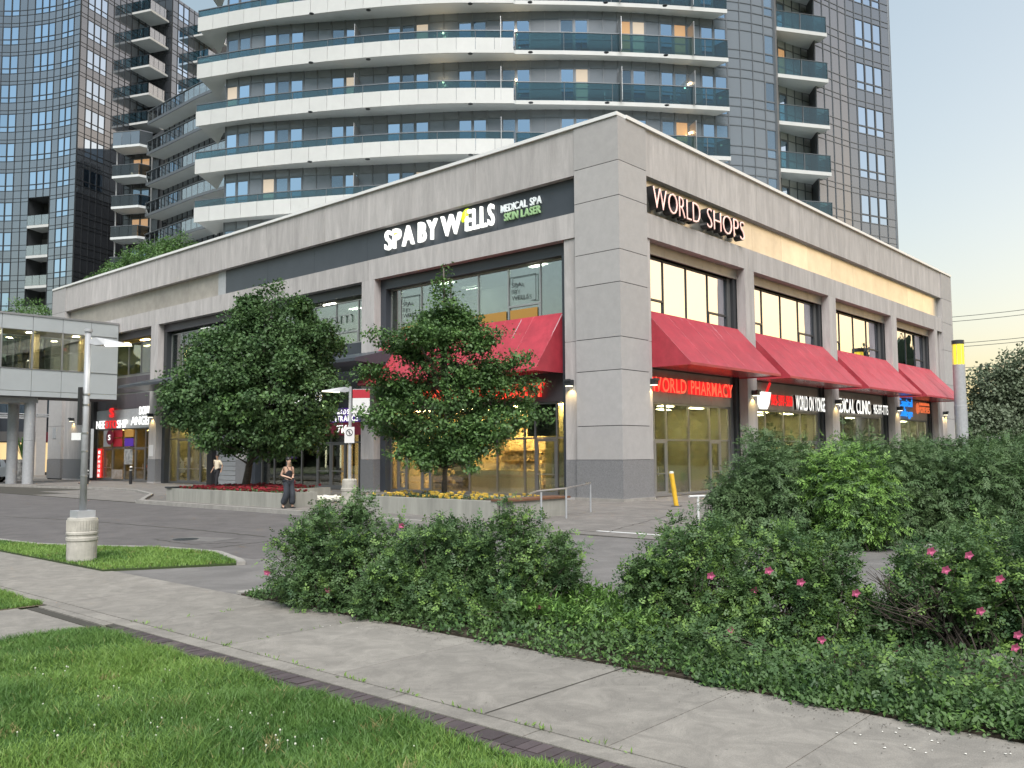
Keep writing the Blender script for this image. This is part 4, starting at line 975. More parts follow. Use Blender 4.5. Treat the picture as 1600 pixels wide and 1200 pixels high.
def balcony(z, label=None):
    sl = MB()
    poly = [tuple(p) for p in OUTs]+[tuple(p) for p in OUTRs]+[tuple(p) for p in wl_[::-1]]+[tuple(p) for p in tipback[::-1]]
    sl.prism(poly, z+.01, z+.24); b = sl.build('balcony', soffit, tw)
    A = OUTs; B = inset(A, .10); Aout = inset(A, -.03)
    for i in range(len(A)-1):
        g = .012
        u = (A[i+1]-A[i]); u = u/np.linalg.norm(u)
        MB().prism([tuple(Aout[i]+u*g), tuple(Aout[i+1]-u*g), tuple(B[i+1]-u*g), tuple(B[i]+u*g)], z-.0, z+1.02).build('fascia_panel', white_fascia, b)
    # rail glass above the fascia
    Gi = inset(A, .035); Gj = inset(A, .05); Hi = inset(A, .0); Hj = inset(A, .09)
    for i in range(0, len(A)-1):
        MB().prism([tuple(Gi[i]), tuple(Gi[i+1]), tuple(Gj[i+1]), tuple(Gj[i])], z+1.03, z+1.5).build('glass_panel', rail_glass, b)
    k = MB()
    for i in range(0, len(A)-1):
        k.prism([tuple(Hi[i]), tuple(Hi[i+1]), tuple(Hj[i+1]), tuple(Hj[i])], z+1.5, z+1.56)
    for i in range(0, len(A), 2): k.tube([(*Gj[i], z+1.02), (*Gj[i], z+1.5)], .03, 5)
    # right part: thin slab edge, full height glass
    A = OUTRs; Ao = inset(A, -.03); B = inset(A, .06)
    for i in range(len(A)-1):
        MB().prism([tuple(Ao[i]), tuple(Ao[i+1]), tuple(B[i+1]), tuple(B[i])], z-.0, z+.27).build('fascia_panel', white_fascia, b)
    Gi = inset(A, .04); Gj = inset(A, .055); Hj = inset(A, .1)
    for i in range(len(A)-1):
        MB().prism([tuple(Gi[i]), tuple(Gi[i+1]), tuple(Gj[i+1]), tuple(Gj[i])], z+.3, z+1.5).build('glass_panel', rail_glass, b)
        k.prism([tuple(A[i]), tuple(A[i+1]), tuple(Hj[i+1]), tuple(Hj[i])], z+1.5, z+1.56)
    for i in range(0, len(A), 2): k.tube([(*Gj[i], z+.24), (*Gj[i], z+1.5)], .03, 5)
    e0, e1 = Gj[-1], wl_[-1]
    MB().prism([tuple(e0), tuple(e1), tuple(np.array(e1)+[.02, .02]), tuple(np.array(e0)+[.02, .02])], z+.3, z+1.5).build('glass_panel', rail_glass, b)
    k.tube([(*e0, z+1.53), (*e1, z+1.53)], .03, 5)
    k.build('rail', mullion_m, b)
    # divider screens between flats
    for f in (.30, .56, .80, .93):
        i = int(len(wl_)*f); p = np.array(wl_[i]); a = np.array(wl_[i-1]); u, n = outward(a, p, 1)
        MB().prism([tuple(p), tuple(p+u*.04), tuple(p+u*.04+n*1.3), tuple(p+n*1.3)], z+.24, z+2.5).build('divider', frame_light, b)
    for f in (.2, .33, .5, .62, .75, .88):
        i = int(len(wl_)*f); p = np.array(wl_[i]); a = np.array(wl_[i-1]); u, n = outward(a, p, 1); q = p+n*1.3
        MB().lathe((q[0], q[1], z-.03), [(.16, 0), (.16, .04)], 8).build('soffit_vent', frame_dark, b)
    return b
for i in range(-1, 6): balcony(ZR[i])
# balcony lamps (lit in the photograph)
def glow_lamp(parent, px, py, z, e=4):
    p = S2(G(px, py, 21.75)); 
def wall_light(frac, i, e=3):
    p = np.array(wl_[int(len(wl_)*frac)]); a = np.array(wl_[int(len(wl_)*frac)-1]); u, n = outward(a, p, 1); q = p+n*.2
    bpart = MB().ball((q[0], q[1], ZR[i]+2.0), .09, 8, 6).build('balcony_lamp', em_glow, tw)
    ld = bpy.data.lights.new('balcony_lamp_light', 'POINT'); ld.energy = e; ld.color = (1, .72, .4); ld.shadow_soft_size = .1
    o = bpy.data.objects.new('balcony_lamp_light', ld); col.objects.link(o); o.parent = bpart; o.location = tuple(np.array([q[0]+n[0]*.2, q[1]+n[1]*.2, ZR[i]+2.0])-ORG[tw.name])
for fr_, i in ((.47, 1), (.60, 1), (.47, 2), (.60, 2), (.94, 2), (.94, 3)): wall_light(fr_, i)
# right recess balconies
ra, rb_ = S2((20.11, 2.17)), S2((23.16, .15)); u_, n_r = outward(ra, rb_, 1); back = [S2((24.2, 1.7)), S2((21.4, 2.9)), S2((20.3, 2.9))]
for i in range(-2, 6):
    z = ZR[i]
    b = MB().prism([tuple(ra), tuple(rb_)]+[tuple(p) for p in back], z+.01, z+.2).build('balcony', soffit, tw)
    MB().prism([tuple(ra+n_r*.02), tuple(rb_+n_r*.02), tuple(rb_-n_r*.08), tuple(ra-n_r*.08)], z, z+.26).build('fascia_panel', white_fascia, b)
    for q0, q1 in ((0, .48), (.5, .98)):
        p0 = ra+(rb_-ra)*q0-n_r*.05; p1 = ra+(rb_-ra)*q1-n_r*.05
        MB().prism([tuple(p0), tuple(p1), tuple(p1-n_r*.015), tuple(p0-n_r*.015)], z+.28, z+1.45).build('glass_panel', rail_glass, b)
    e0 = rb_-n_r*.05; e1 = S2((24.2, 1.2))
    MB().prism([tuple(e0), tuple(e1), tuple(e1+[.02, .02]), tuple(e0+[.02, .02])], z+.28, z+1.45).build('glass_panel', rail_glass, b)
    k = MB(); k.tube([(*(ra-n_r*.05), z+1.48), (*(rb_-n_r*.05), z+1.48), (*e1, z+1.48)], .035, 5)
    for q in (0, .5, 1): p0 = ra+(rb_-ra)*q-n_r*.05; k.tube([(*p0, z+.2), (*p0, z+1.48)], .025, 5)
    k.build('rail', mullion_m, b)
def chair(x, y, z, rz, m, label, group=None):
    t = thing('balcony_chair', label, 'chair', (x, y, z), group); t.rotation_euler = (0, 0, rz)
    MB().box((-.25, -.25, .4), (.25, .25, .45)).build('seat', m, t, local=True)
    MB().box((-.25, .22, .45), (.25, .27, .6)).box((-.25, .22, .7), (.25, .27, .95)).build('backrest', m, t, local=True)
    for a, b in ((-1, -1), (1, -1), (-1, 1), (1, 1)): MB().box((a*.25-.02, b*.25-.02, 0), (a*.25+.02, b*.25+.02, .4)).build('leg', m, t, local=True)
for f, i, lab in ((.40, 2, 'pale chair on the long balcony left of the other balcony chairs'), (.55, 2, 'pale folding chair beside the glass rail of the long balcony'), (.74, 2, 'pale chair near the right end of the long balcony')):
    p = OUTRs[int(len(OUTRs)*f)]; q = np.array(wl_[-4]); v = (np.array([30., 30.])-p); v = v/np.linalg.norm(v); p = p+v*.9; chair(p[0], p[1], ZR[i]+.25, R.uniform(-1, 1), white_paint, lab)
p = OUTRs[int(len(OUTRs)*.32)]; v = np.array([30., 30.])-p; v = v/np.linalg.norm(v); p = p+v*.8; chair(p[0], p[1], ZR[1]+.25, .6, frame_dark, 'dark lounge chair on the balcony one floor above the pale chairs')

# ---- left tower
lt = thing('apartment_tower', 'second grey glass tower at the left edge with concave face and pale lit side', 'building', (12, 85, 0))
P0 = S2((4.27, 65)); dB = np.array([.924, .383]); nB = np.array([.383, -.924])
LH = 2.95*K
lf_ = [SZ(41.6-2.95*i) for i in range(13, -3, -1)]
LA = smooth([S2(p) for p in [(-3.4, 75.3), (-.02, 73.4), (1.7, 71.1), (3.22, 68.3), (4.27, 65)]], 2)
LAr = resample(LA, .98); nA = len(LAr)-1
def kA(i, k):
    j = nA-1-i            # counted from the corner
    if k <= 7 and 4 <= j <= 6: return 'o'
    if j in (1, 2): return 'w'
    if k > 7 and j in (4, 5, 6): return 'w'
    if j in (9, 10): return 'w'
    if j in (13, 14): return 'w'
    return 'p'
bl2 = [300]
facade(lt, LAr, lf_, LH, kA, 1, mullion_d, me_frame, bl2)
def kB(i, k): return 'w' if 1 <= i <= 3 else 'p'
B0 = resample([P0, P0+dB*6.6*K], .98)
nlow = 8
facade(lt, B0, lf_[8:], LH, kB, 1, mullion_d, me_frame, bl2)
facade(lt, B0, lf_[:8], LH, lambda i, k: 'p', 1, mullion_d, me_frame, bl2, pan=me_panel_b)  # lower floors darkened by colour for the main tower's reflection
PB = P0+dB*6.6*K; PB2 = P0+dB*9.4*K; PC = PB2+nB*2.7*K; PD = PC+dB*6.0*K
facade(lt, resample([PB, PB2], .98), lf_[8:], LH, lambda i, k: 'd2' if i == 1 else 'p', 1, mullion_d, me_frame, bl2)
facade(lt, resample([PC, PD], .98), lf_[7:], LH, lambda i, k: 'w' if i in (1, 2) else ('d2' if i == 5 else 'p'), 1, mullion_d, me_frame, bl2)
facade(lt, resample([PB2, PC], .98), lf_[7:], LH, lambda i, k: 'p', 1, mullion_d, me_frame, bl2, pan=me_panel_b)  # side wall given dark panels to paint in its shade
ccA = [tuple(p+(np.array([12., 95.])-p)/np.linalg.norm(np.array([12., 95.])-p)*.08) for p in LAr if True]
loggia = [i for i in range(nA) if kA(i, 0) == 'o']
# core: leave the loggias open
i0, i1 = loggia[0], loggia[-1]+1
full = [tuple(p) for p in LAr]+[tuple(PB), tuple(PB2), tuple(PC), tuple(PD)]
ins = lambda L_: [tuple(np.array(p)+(np.array([14., 96.])-np.array(p))/np.linalg.norm(np.array([14., 96.])-np.array(p))*.1) for p in L_]
MB().prism(ins(full)+[(34, 84), (30, 110), (2, 104)], lf_[8]+.02, lf_[-1]+LH).build('tower_core', core_m, lt)
pa, pb = LAr[i0], LAr[i1]; uu, nn = outward(pa, pb, 1)
low = [tuple(p) for p in LAr[:i0+1]]+[tuple(pa-nn*2.2), tuple(pb-nn*2.2)]+[tuple(p) for p in LAr[i1:]]+[tuple(PB), tuple(PB2)]
MB().prism(ins(low)+[(34, 84), (30, 110), (2, 104)], 0, lf_[8]+.0).build('tower_core', core_m, lt)
for k, z in enumerate(lf_[:8]):
    b = MB().prism([tuple(pa+nn*.05), tuple(pb+nn*.05), tuple(pb-nn*2.1), tuple(pa-nn*2.1)], z, z+.26).build('balcony', soffit, lt)
    MB().prism([tuple(pa+nn*.12), tuple(pb+nn*.12), tuple(pb+nn*.06), tuple(pa+nn*.06)], z-.02, z+.28).build('fascia_panel', white_fascia, b)
    for q in range(3):
        p0 = pa+(pb-pa)*(q/3+.01); p1 = pa+(pb-pa)*((q+1)/3-.01)
        MB().prism([tuple(p0+nn*.1), tuple(p1+nn*.1), tuple(p1+nn*.085), tuple(p0+nn*.085)], z+.3, z+1.4).build('glass_panel', rail_glass_b, b)
    for q in range(3):
        p0 = pa-nn*2.05+(pb-pa)*(q/3+.04); p1 = pa-nn*2.05+(pb-pa)*((q+1)/3-.02)
        f = MB().prism([tuple(p0), tuple(p1), tuple(p1+nn*.06), tuple(p0+nn*.06)], z+.3, z+2.6).build('window', mullion_d if (q+k) % 2 else frame_mid, b)
for k, z in enumerate(lf_):
    if k < 7: continue
    def bal2(A0, s0, s1, w, z=z):
        a = A0+dB*s0; c = A0+dB*s1; ao = a+nB*w; co = c+nB*w
        b = MB().prism([tuple(a), tuple(c), tuple(co), tuple(ao)], z+.0, z+.2).build('balcony', soffit, lt)
        MB().prism([tuple(ao), tuple(co), tuple(co+nB*.05), tuple(ao+nB*.05)], z-.01, z+.24).build('fascia_panel', white_fascia, b)
        MB().prism([tuple(a-dB*.05), tuple(a), tuple(ao), tuple(ao-dB*.05)], z-.01, z+.24).build('fascia_panel', white_fascia, b)
        n = 4
        for q in range(n):
            p0 = ao+(co-ao)*(q/n+.01); p1 = ao+(co-ao)*((q+1)/n-.01); MB().prism([tuple(p0), tuple(p1), tuple(p1-nB*.02), tuple(p0-nB*.02)], z+.26, z+1.45).build('glass_panel', rail_glass_b, b)
        for q in range(2):
            p0 = a+(ao-a)*(q/2+.02); p1 = a+(ao-a)*((q+1)/2-.02); MB().prism([tuple(p0), tuple(p1), tuple(p1-dB*.02), tuple(p0-dB*.02)], z+.26, z+1.45).build('glass_panel', rail_glass, b)
        k_ = MB(); k_.tube([(*a, z+1.48), (*ao, z+1.48), (*co, z+1.48)], .035, 5); k_.build('rail', mullion_d, b)
    if z > 26: bal2(P0, 6.6*K, 9.3*K, 2.35*K)
    if z > 30: bal2(PC, 3.4*K, 6.4*K, 2.0*K)
# ---- wing between the towers: stacked terraces
wg = thing('terraced_wing', 'lower dark wing with stacked sloping glass terraces between the two towers', 'building', (18, 66, 0))
ta = [GS(228, 291, 27.1), S2((8.22, 54)), GS(305, 257, 27.1), S2((8.45, 46.5)), S2((9.4, 41))]
ta = [np.array(p[:2]) for p in ta]
tar = resample(ta, 1.1)
wz = [SZ(30.05+2.95*j) for j in range(-5, 2)]
twall = inset(tar, 2.0, 1)
# outward is towards the street (-x): check and fix side
side_t = 1 if outward(tar[0], tar[1], 1)[1][0] < 0 else -1
twall = inset(tar, 2.0, side_t)
facade(wg, resample(twall, 1.1), wz[:-1], LH, memo(lambda i, k: 'w2' if rk.random() < .35 else ('d2' if rk.random() < .5 else 'p')), side_t, mullion_d, me_frame, [300], rows=(.02, .24, .42, .84, 1.0))
MB().prism([tuple(p) for p in inset(tar, 2.15, side_t)]+[(26, 40), (34, 60), (26, 88), (17, 84)], 15, wz[-1]+.3).build('wing_core', core_m, wg)
for j, z in enumerate(wz):
    top = j == len(wz)-1
    b = MB().prism([tuple(p) for p in tar]+[tuple(p) for p in twall[::-1]], z, z+.25).build('terrace', soffit, wg)
    Ao = inset(tar, -.04, side_t); Bi = inset(tar, .05, side_t); Ci = inset(tar, .065, side_t)
    k = MB()
    for i in range(len(tar)-1):
        k.prism([tuple(Ao[i]), tuple(Ao[i+1]), tuple(Bi[i+1]), tuple(Bi[i])], z-.01, z+.28)
        u = tar[i+1]-tar[i]; u = u/np.linalg.norm(u)*.02
        MB().prism([tuple(Bi[i]+u), tuple(Bi[i+1]-u), tuple(Ci[i+1]-u), tuple(Ci[i]+u)], z+.3, z+1.45).build('glass_panel', rail_glass_b if not top else mat_top if False else rail_glass_b, b)
    k.build('slab_edge', mullion_m, b)
    k = MB()
    for i in range(len(tar)-1): k.prism([tuple(Ao[i]), tuple(Ao[i+1]), tuple(Ci[i+1]), tuple(Ci[i])], z+1.45, z+1.52)
    for i in range(len(tar)): k.tube([(*Bi[i], z+.2), (*Bi[i], z+1.45)], .03, 5)
    k.build('rail', mullion_m, b)
# angular stack of balconies
sa = [GS(173, 280, 28.2), GS(176, 281, 28.6), GS(219, 281, 28.3), GS(228, 280, 27.9)]
sa = [np.array(p[:2]) for p in sa]; sdir = sa[2]-sa[1]; sdir = sdir/np.linalg.norm(sdir)
ns = outward(sa[1], sa[2], 1)[1]
if np.dot(ns, CAM[:2]-sa[1]) < 0: ns = -ns
q0, q1 = sa[0]-ns*.9, sa[3]-ns*.9
foot = [q0, sa[0]+sdir*.4+ns*.3, sa[3]-sdir*.7+ns*.3, q1]
rect = [q0-ns*1.2, q1-ns*1.2]
szs = [SZ(28.15+2.95*j) for j in range(-4, 2)]
for j, z in enumerate(szs):
    topb = j == len(szs)-1
    b = MB().prism([tuple(p) for p in foot]+[tuple(rect[1]), tuple(rect[0])], z, z+.26).build('balcony', soffit, wg)
    for i in range(3):
        a, c = foot[i], foot[i+1]; u = (c-a)/np.linalg.norm(c-a); m_ = 3 if i == 1 else 1
        for q in range(m_):
            p0 = a+(c-a)*q/m_+u*.02; p1 = a+(c-a)*(q+1)/m_-u*.02
            MB().prism([tuple(p0), tuple(p1), tuple(p1-ns*.03), tuple(p0-ns*.03)], z+.27, z+(1.7 if topb else 1.4)).build('rail_panel', panel_dark if topb else rail_glass_d, b)
    MB().tube([(*p, z+(1.75 if topb else 1.43)) for p in foot], .05, 6).build('rail', frame_light if topb else mullion_m, b)
for p in (q0, q1): MB().tube([(*p, 15), (*p, szs[-1])], .1, 6).build('post', frame_light, wg)
facade(wg, resample([rect[0]+ns*.02, rect[1]+ns*.02], 1.0), szs[:-1], LH, memo(lambda i, k: ('l' if (k in (2, 4) and i in (1, 2)) else ('d2' if i in (1, 2) else 'p'))), 1 if np.dot(outward(rect[0], rect[1], 1)[1], ns) > 0 else -1, mullion_d, me_frame_l, [120], rows=(.02, .24, .42, .84, 1.0), pan=me_panel_b)
MB().prism([tuple(rect[0]-ns*.1), tuple(rect[1]-ns*.1), tuple(rect[1]-ns*12), tuple(rect[0]-ns*12)], 10, szs[-1]+.3).build('stack_core', core_m, wg)
o = MB().ball((*(foot[1]+sdir*2.2-ns*.5), szs[4]+.5), .13, 8, 6).build('terrace_lamp', em_glow, wg)

# ------------------------------------------------------------------ skybridge
sb = thing('skybridge', 'grey panelled enclosed footbridge with a ribbon of windows entering the left facade', 'skybridge', (-8, 47, 0))
Y0, Y1, XL = 45.5, 49.2, -26.0
def bx(n, x0, x1, y0, y1, z0, z1, m, t=sb, label=None): return MB().box((x0, y0, z0), (x1, y1, z1)).build(n, m, t, label=label)
xs = list(np.arange(-26, .1, 2.0)); xs[-1] = 0.0
zt, zs1, zs0, zb = 11.2, 9.75, 8.1, 6.15
for a, b in zip(xs[:-1], xs[1:]):
    b_ = b-.015; a_ = a+.015
    bx('cladding_panel', a_, b_, Y0, Y0+.1, 6.5, 8.02, bridge_panel); bx('cladding_panel', a_, b_, Y0, Y0+.1, 6.12, 6.47, bridge_panel)
    bx('cladding_panel', a_, b_, Y0, Y0+.1, 10.78 if b <= -1.9 else 8.05, 11.75, bridge_panel) if b <= -.1 else bx('cladding_panel', a_, b_, Y0, Y0+.1, 8.05, 11.75, bridge_panel)
    if b <= -.1:
        bx('glass_panel', a+.05, b-.05, Y0+.05, Y0+.07, 8.1, 10.73, bridge_glass)
        bx('mullion', a-.05, a+.05, Y0-.02, Y0+.12, 8.05, 10.76, frame_light)
        bx('cladding_panel', a_, b_, Y1-.1, Y1, 6.12, 8.0, bridge_panel); bx('glass_panel', a+.05, b-.05, Y1-.07, Y1-.05, 8.0, 10.73, bridge_glass); bx('cladding_panel', a_, b_, Y1-.1, Y1, 10.78, 11.75, bridge_panel)
bx('sill', -26, 0, Y0-.04, Y0+.14, 8.02, 8.06, frame_light); bx('head', -26, -.1, Y0-.03, Y0+.13, 10.735, 10.775, frame_light)
bx('floor_slab', -26, 0, Y0+.11, Y1-.11, 6.1, 6.4, core_m); bx('walkway', -26, 0, Y0+.11, Y1-.11, 6.41, 6.5, room_olive); bx('roof', -26, 0, Y0-.05, Y1+.05, 11.75, 11.88, frame_light)
bx('ceiling', -26, 0, Y0+.11, Y1-.11, 10.82, 10.9, room_olive)
for x in np.arange(-25, 0, 3.2): bx('ceiling_light', x, x+.35, 47, 47.35, 10.78, 10.81, em_shop)
for x in (-12.3, -5.2, -1.8): bx('inner_column', x, x+.5, 47.8, 48.2, 6.5, 10.8, room_warm)
bx('exit_light', -1.55, -1.15, 46.4, 46.5, 10.2, 10.45, em_red)
for x, y in ((-5.69, 46.4), (-6.11, 48.3), (-20, 46.4), (-21, 48.3)):
    MB().lathe((x, y, 0), [(.36, 0), (.36, 3.0), (.345, 3.01), (.345, 3.05), (.36, 3.06), (.36, 6.12)], 20).build('column', galv, sb)
bx('beam', -21.5, -5.29, 46.1, 48.6, 5.7, 6.1, galv)
t_ = thing('hanging_panel', None, None, (0, 0, 0))
bpy.data.objects.remove(t_)

# low block beyond the bridge
lb = thing('low_building', 'dark shop building seen below the skybridge at the left edge', 'building', (3, 76, 0))
def lbx(n, x0, x1, y0, y1, z0, z1, m, label=None): return MB().box((x0, y0, z0), (x1, y1, z1)).build(n, m, lb, label=label)
lbx('inner_block', -4, 9, 76.6, 90, 0, 10, core_m)
for x in np.arange(-4, 7, 4.6):
    lbx('column', x, x+.9, 74.9, 75.8, 0, 9.5, corner_conc)
    lbx('wall_panel', x+.92, x+4.58, 75.4, 75.6, 4.4, 6.0, slate); 
    for q in range(4): lbx('glass_panel', x+1+q*.9, x+1.85+q*.9, 75.3, 75.34, 6.1, 9.0, tower_glass)
    lbx('fascia_panel', x+.92, x+4.58, 75.1, 75.4, 9.02, 9.9, galv)
    for q in range(2):
        lbx('shop_window', x+1+q*1.8, x+2.7+q*1.8, 75.3, 75.34, .3, 3.3, lamp_mat('shop_glow_%d_%d' % (int(x), q), (1, .72, .36), R.uniform(.03, .15)))
    lbx('wall_panel', x+.92, x+4.58, 75.2, 75.38, 3.4, 4.38, sign_maroon if int(x) % 2 else frame_mid)
k = MB()
for x in np.arange(-9, 3, .8): k.tube([(x, 60, 5.4), (x+.4, 74.8, 5.7)], .03, 5)
for y in (60, 65, 70): k.tube([(-9, y, 5.5), (3.2, y, 5.5)], .05, 5)
k.build('canopy_truss', galv, lb)

# ------------------------------------------------------------------ far background on the right
def far_pt(px, fwd): p = at(px, 700, fwd); return p[0], p[1]
x_, y_ = far_pt(1504, 62)
pl_ = thing('light_pylon', 'tall round grey pylon with glowing yellow top and black cap right of the corner building', 'pylon', (x_, y_, 0))
MB().lathe((0, 0, 0), [(.42, 0), (.42, 5.1), (.40, 5.12), (.40, 8.0)], 20).build('shaft', galv, pl_, local=True)
MB().lathe((0, 0, 8.0), [(.38, 0), (.38, 1.45)], 20).build('lit_section', em_yellow, pl_, local=True)
for a in np.linspace(0, 6.28, 8, endpoint=False): MB().tube([(.385*math.cos(a), .385*math.sin(a), 8.0), (.385*math.cos(a), .385*math.sin(a), 9.45)], .02, 4).build('rib', galv, pl_, local=True)
MB().lathe((0, 0, 9.45), [(.41, 0), (.41, .28), (.3, .3)], 20).build('cap', frame_dark, pl_, local=True)
x_, y_ = far_pt(1536, 130)
ww = thing('white_building', 'distant white flat roofed building between the corner building and the far trees', 'building', (x_, y_, 0))
a = np.array(far_pt(1490, 130)); b = np.array(far_pt(1565, 128)); u, n = outward(a, b, 1)
def wbox(nm, s0, s1, z0, z1, off, dep, m): 
    p0 = a+u*s0+n*off; p1 = a+u*s1+n*off; return MB().prism([tuple(p0), tuple(p1), tuple(p1-n*dep), tuple(p0-n*dep)], z0, z1).build(nm, m, ww)
wl2 = np.linalg.norm(b-a)
wbox('body', 0, wl2, 0, 7.2, 0, 10, white_paint); wbox('roof', -.2, wl2+.2, 7.2, 7.6, .2, 10.4, galv)
for z in (2.0, 4.6):
    for s in np.arange(.5, wl2-1, 1.4): f = wbox('window', s, s+1, z, z+1.5, .04, .1, frame_dark)
wbox('canopy', 0, wl2, 3.6, 4.0, 1.5, 1.5, white_paint)
for q, (zz, dx) in enumerate([(26.5, 0), (27.4, 0), (21.5, 0), (22.2, 0), (16.8, 0), (17.4, 0)]):
    pa_ = at(1200, 700, 190); pb_ = at(1850, 700, 150); k = []
    for s in np.linspace(0, 1, 15): p = pa_+(pb_-pa_)*s; k.append((p[0], p[1], zz+2.2+(-8*s*(1-s))))
    tag(MB().tube(k, .055, 5).build('power_line', frame_dark), ['highest overhead power line in the sky', 'second highest overhead power line', 'upper line of the middle pair of power lines', 'lower line of the middle pair of power lines', 'upper line of the lowest pair of power lines', 'lowest overhead power line above the far trees'][q]+' right of the building', 'power line', 'overhead power lines in the evening sky')
for q, px in enumerate((1537, 1547)):
    x_, y_ = far_pt(px, 105); t = thing('lamp_mast', ('left' if q == 0 else 'right')+' one of two thin dark hooked masts standing in front of the far trees', 'mast', (x_, y_, 0), 'hooked masts by the far trees')
    MB().tube([(0, 0, 0), (0, 0, 11.2), (.15, 0, 11.8), (.7, 0, 12.0)], .22, 6).build('pole', frame_dark, t, local=True)
x_, y_ = far_pt(1553, 60); tx = thing('taxi_boards', 'white and yellow boards standing in for a taxi above the shrub tops at the right', 'sign', (x_, y_, 0))  # glowing boards stand in for a white and yellow taxi
MB().box((-.05, -.05, 0), (.05, .05, 1.6)).build('post', galv, tx, local=True)
for z0, z1, m in ((1.6, 2.1, em_yellow), (2.15, 2.9, sign_white)):
    MB().prism([(-.35, -.5), (.35, .5), (.32, .55), (-.38, -.45)], z0, z1).build('board', m, tx, local=True)
# ------------------------------------------------------------------ plants
def unit(v): return v/np.maximum(np.linalg.norm(v, axis=-1, keepdims=True), 1e-9)
def leaf_mesh(name, P, T, Nn, L_, Wd, m, org=(0, 0, 0), fold=.25, mats=None, mi=None):
    "P base points, T tip directions, Nn normals; one folded diamond leaf each (two triangles joined at the midrib)"
    n = len(P); S = unit(np.cross(T, Nn)); L_ = np.broadcast_to(L_, (n,))[:, None]; Wd = np.broadcast_to(Wd, (n,))[:, None]
    mid = P+T*L_*.45+Nn*L_*fold*.35
    V = np.empty((n, 4, 3)); V[:, 0] = P; V[:, 1] = mid+S*Wd*.5; V[:, 2] = P+T*L_; V[:, 3] = mid-S*Wd*.5
    V = V.reshape(-1, 3)-np.array(org)
    F = (np.arange(n)[:, None]*4+np.array([0, 1, 2, 0, 2, 3])).reshape(-1)
    me = bpy.data.meshes.new(name); me.vertices.add(len(V)); me.vertices.foreach_set('co', V.astype(np.float32).ravel())
    me.loops.add(len(F)); me.loops.foreach_set('vertex_index', F.astype(np.int32))
    me.polygons.add(n*2); me.polygons.foreach_set('loop_start', np.arange(0, n*6, 3, dtype=np.int32))
    for mm in (mats or [m]): me.materials.append(mm)
    if mi is not None: me.polygons.foreach_set('material_index', np.repeat(mi, 2).astype(np.int32))
    me.update(calc_edges=True); return me
def rand_dirs(n): return unit(NR.normal(size=(n, 3)))
def clumps(lobes, n, shell=.45):
    "clump centres and outward directions spread through ellipsoid lobes (c, r3, weight)"
    w = np.array([l[2] for l in lobes], float); w /= w.sum(); idx = NR.choice(len(lobes), n, p=w)
    C = np.array([l[0] for l in lobes])[idx]; Rr = np.array([l[1] for l in lobes])[idx]
    d = rand_dirs(n); r = (shell+(1-shell)*NR.random(n)**.6)[:, None]; r *= 1+.10*np.sin(d[:, :1]*7+idx[:, None])*np.cos(d[:, 1:2]*6)
    return C+d*Rr*r, unit(d/Rr)
def foliage(name, parent, lobes, nc, per, spread, size, m, droop=.3, flat=0.0, aspect=.7, mats=None, mixf=0.0, floor=None, shell=.45):
    C, D = clumps(lobes, nc, shell)
    if floor is not None: k = C[:, 2] > floor; C, D = C[k], D[k]
    n = len(C)*per; Pc = np.repeat(C, per, 0); Dc = np.repeat(D, per, 0)
    P = Pc+NR.normal(size=(n, 3))*spread*np.array([1, 1, .7])
    T = unit(Dc*.55+rand_dirs(n)*.8+np.array([0, 0, -droop])); up = unit(np.array([0, 0, 1.0])*(.6+flat)+Dc*.5+rand_dirs(n)*.55)
    Nn = unit(up-T*(up*T).sum(1, keepdims=True))
    s = size*NR.uniform(.7, 1.3, n); mi = None
    if mats: cm = (NR.random(len(C)) < mixf).astype(int); mi = np.repeat(cm, per)
    me = leaf_mesh(name, P, T, Nn, s, s*aspect, m, ORG.get(parent.name, (0, 0, 0)), mats=mats, mi=mi)
    return tag(link(name, me, parent), kind='stuff'), C
def pinnate(name, parent, lobes, nc, m, stem=.13, leaflets=5, size=.035, spread=.02, droop=.2, aspect=.6, mats=None, mixf=0., floor=None, shell=.5, per=5, csp=.10):
    "compound leaves: pairs of leaflets along a short stalk, clustered on twigs"
    C, D = clumps(lobes, nc, shell)
    if floor is not None: k = C[:, 2] > floor; C, D = C[k], D[k]
    n = len(C)*per; Pc = np.repeat(C, per, 0)+NR.normal(size=(n, 3))*csp; Dc = np.repeat(D, per, 0)
    A = unit(Dc*.5+rand_dirs(n)*.75+np.array([0, 0, .25-droop])); up = unit(np.array([0, 0, 1.])+rand_dirs(n)*.5+Dc*.4)
    N1 = unit(up-A*(up*A).sum(1, keepdims=True)); S1 = np.cross(A, N1)
    Ps, Ts, Ns = [], [], []
    k = leaflets//2
    for q in range(k):
        f = .35+.55*q/max(1, k)
        for sg in (-1, 1):
            Ps.append(Pc+A*stem*f); Ts.append(unit(A*.55+S1*sg*.9-np.array([0, 0, droop*.3]))); Ns.append(N1)
    Ps.append(Pc+A*stem*.92); Ts.append(A); Ns.append(N1)
    P = np.concatenate(Ps); T = np.concatenate(Ts); Nn = np.concatenate(Ns); Nn = unit(Nn-T*(Nn*T).sum(1, keepdims=True))
    s = size*NR.uniform(.75, 1.3, len(P)); mi = None
    if mats: cm = np.repeat((NR.random(len(C)) < mixf).astype(int), per); mi = np.tile(cm, len(Ps))
    me = leaf_mesh(name, P, T, Nn, s, s*aspect, m, ORG.get(parent.name, (0, 0, 0)), mats=mats, mi=mi)
    return tag(link(name, me, parent), kind='stuff'), C
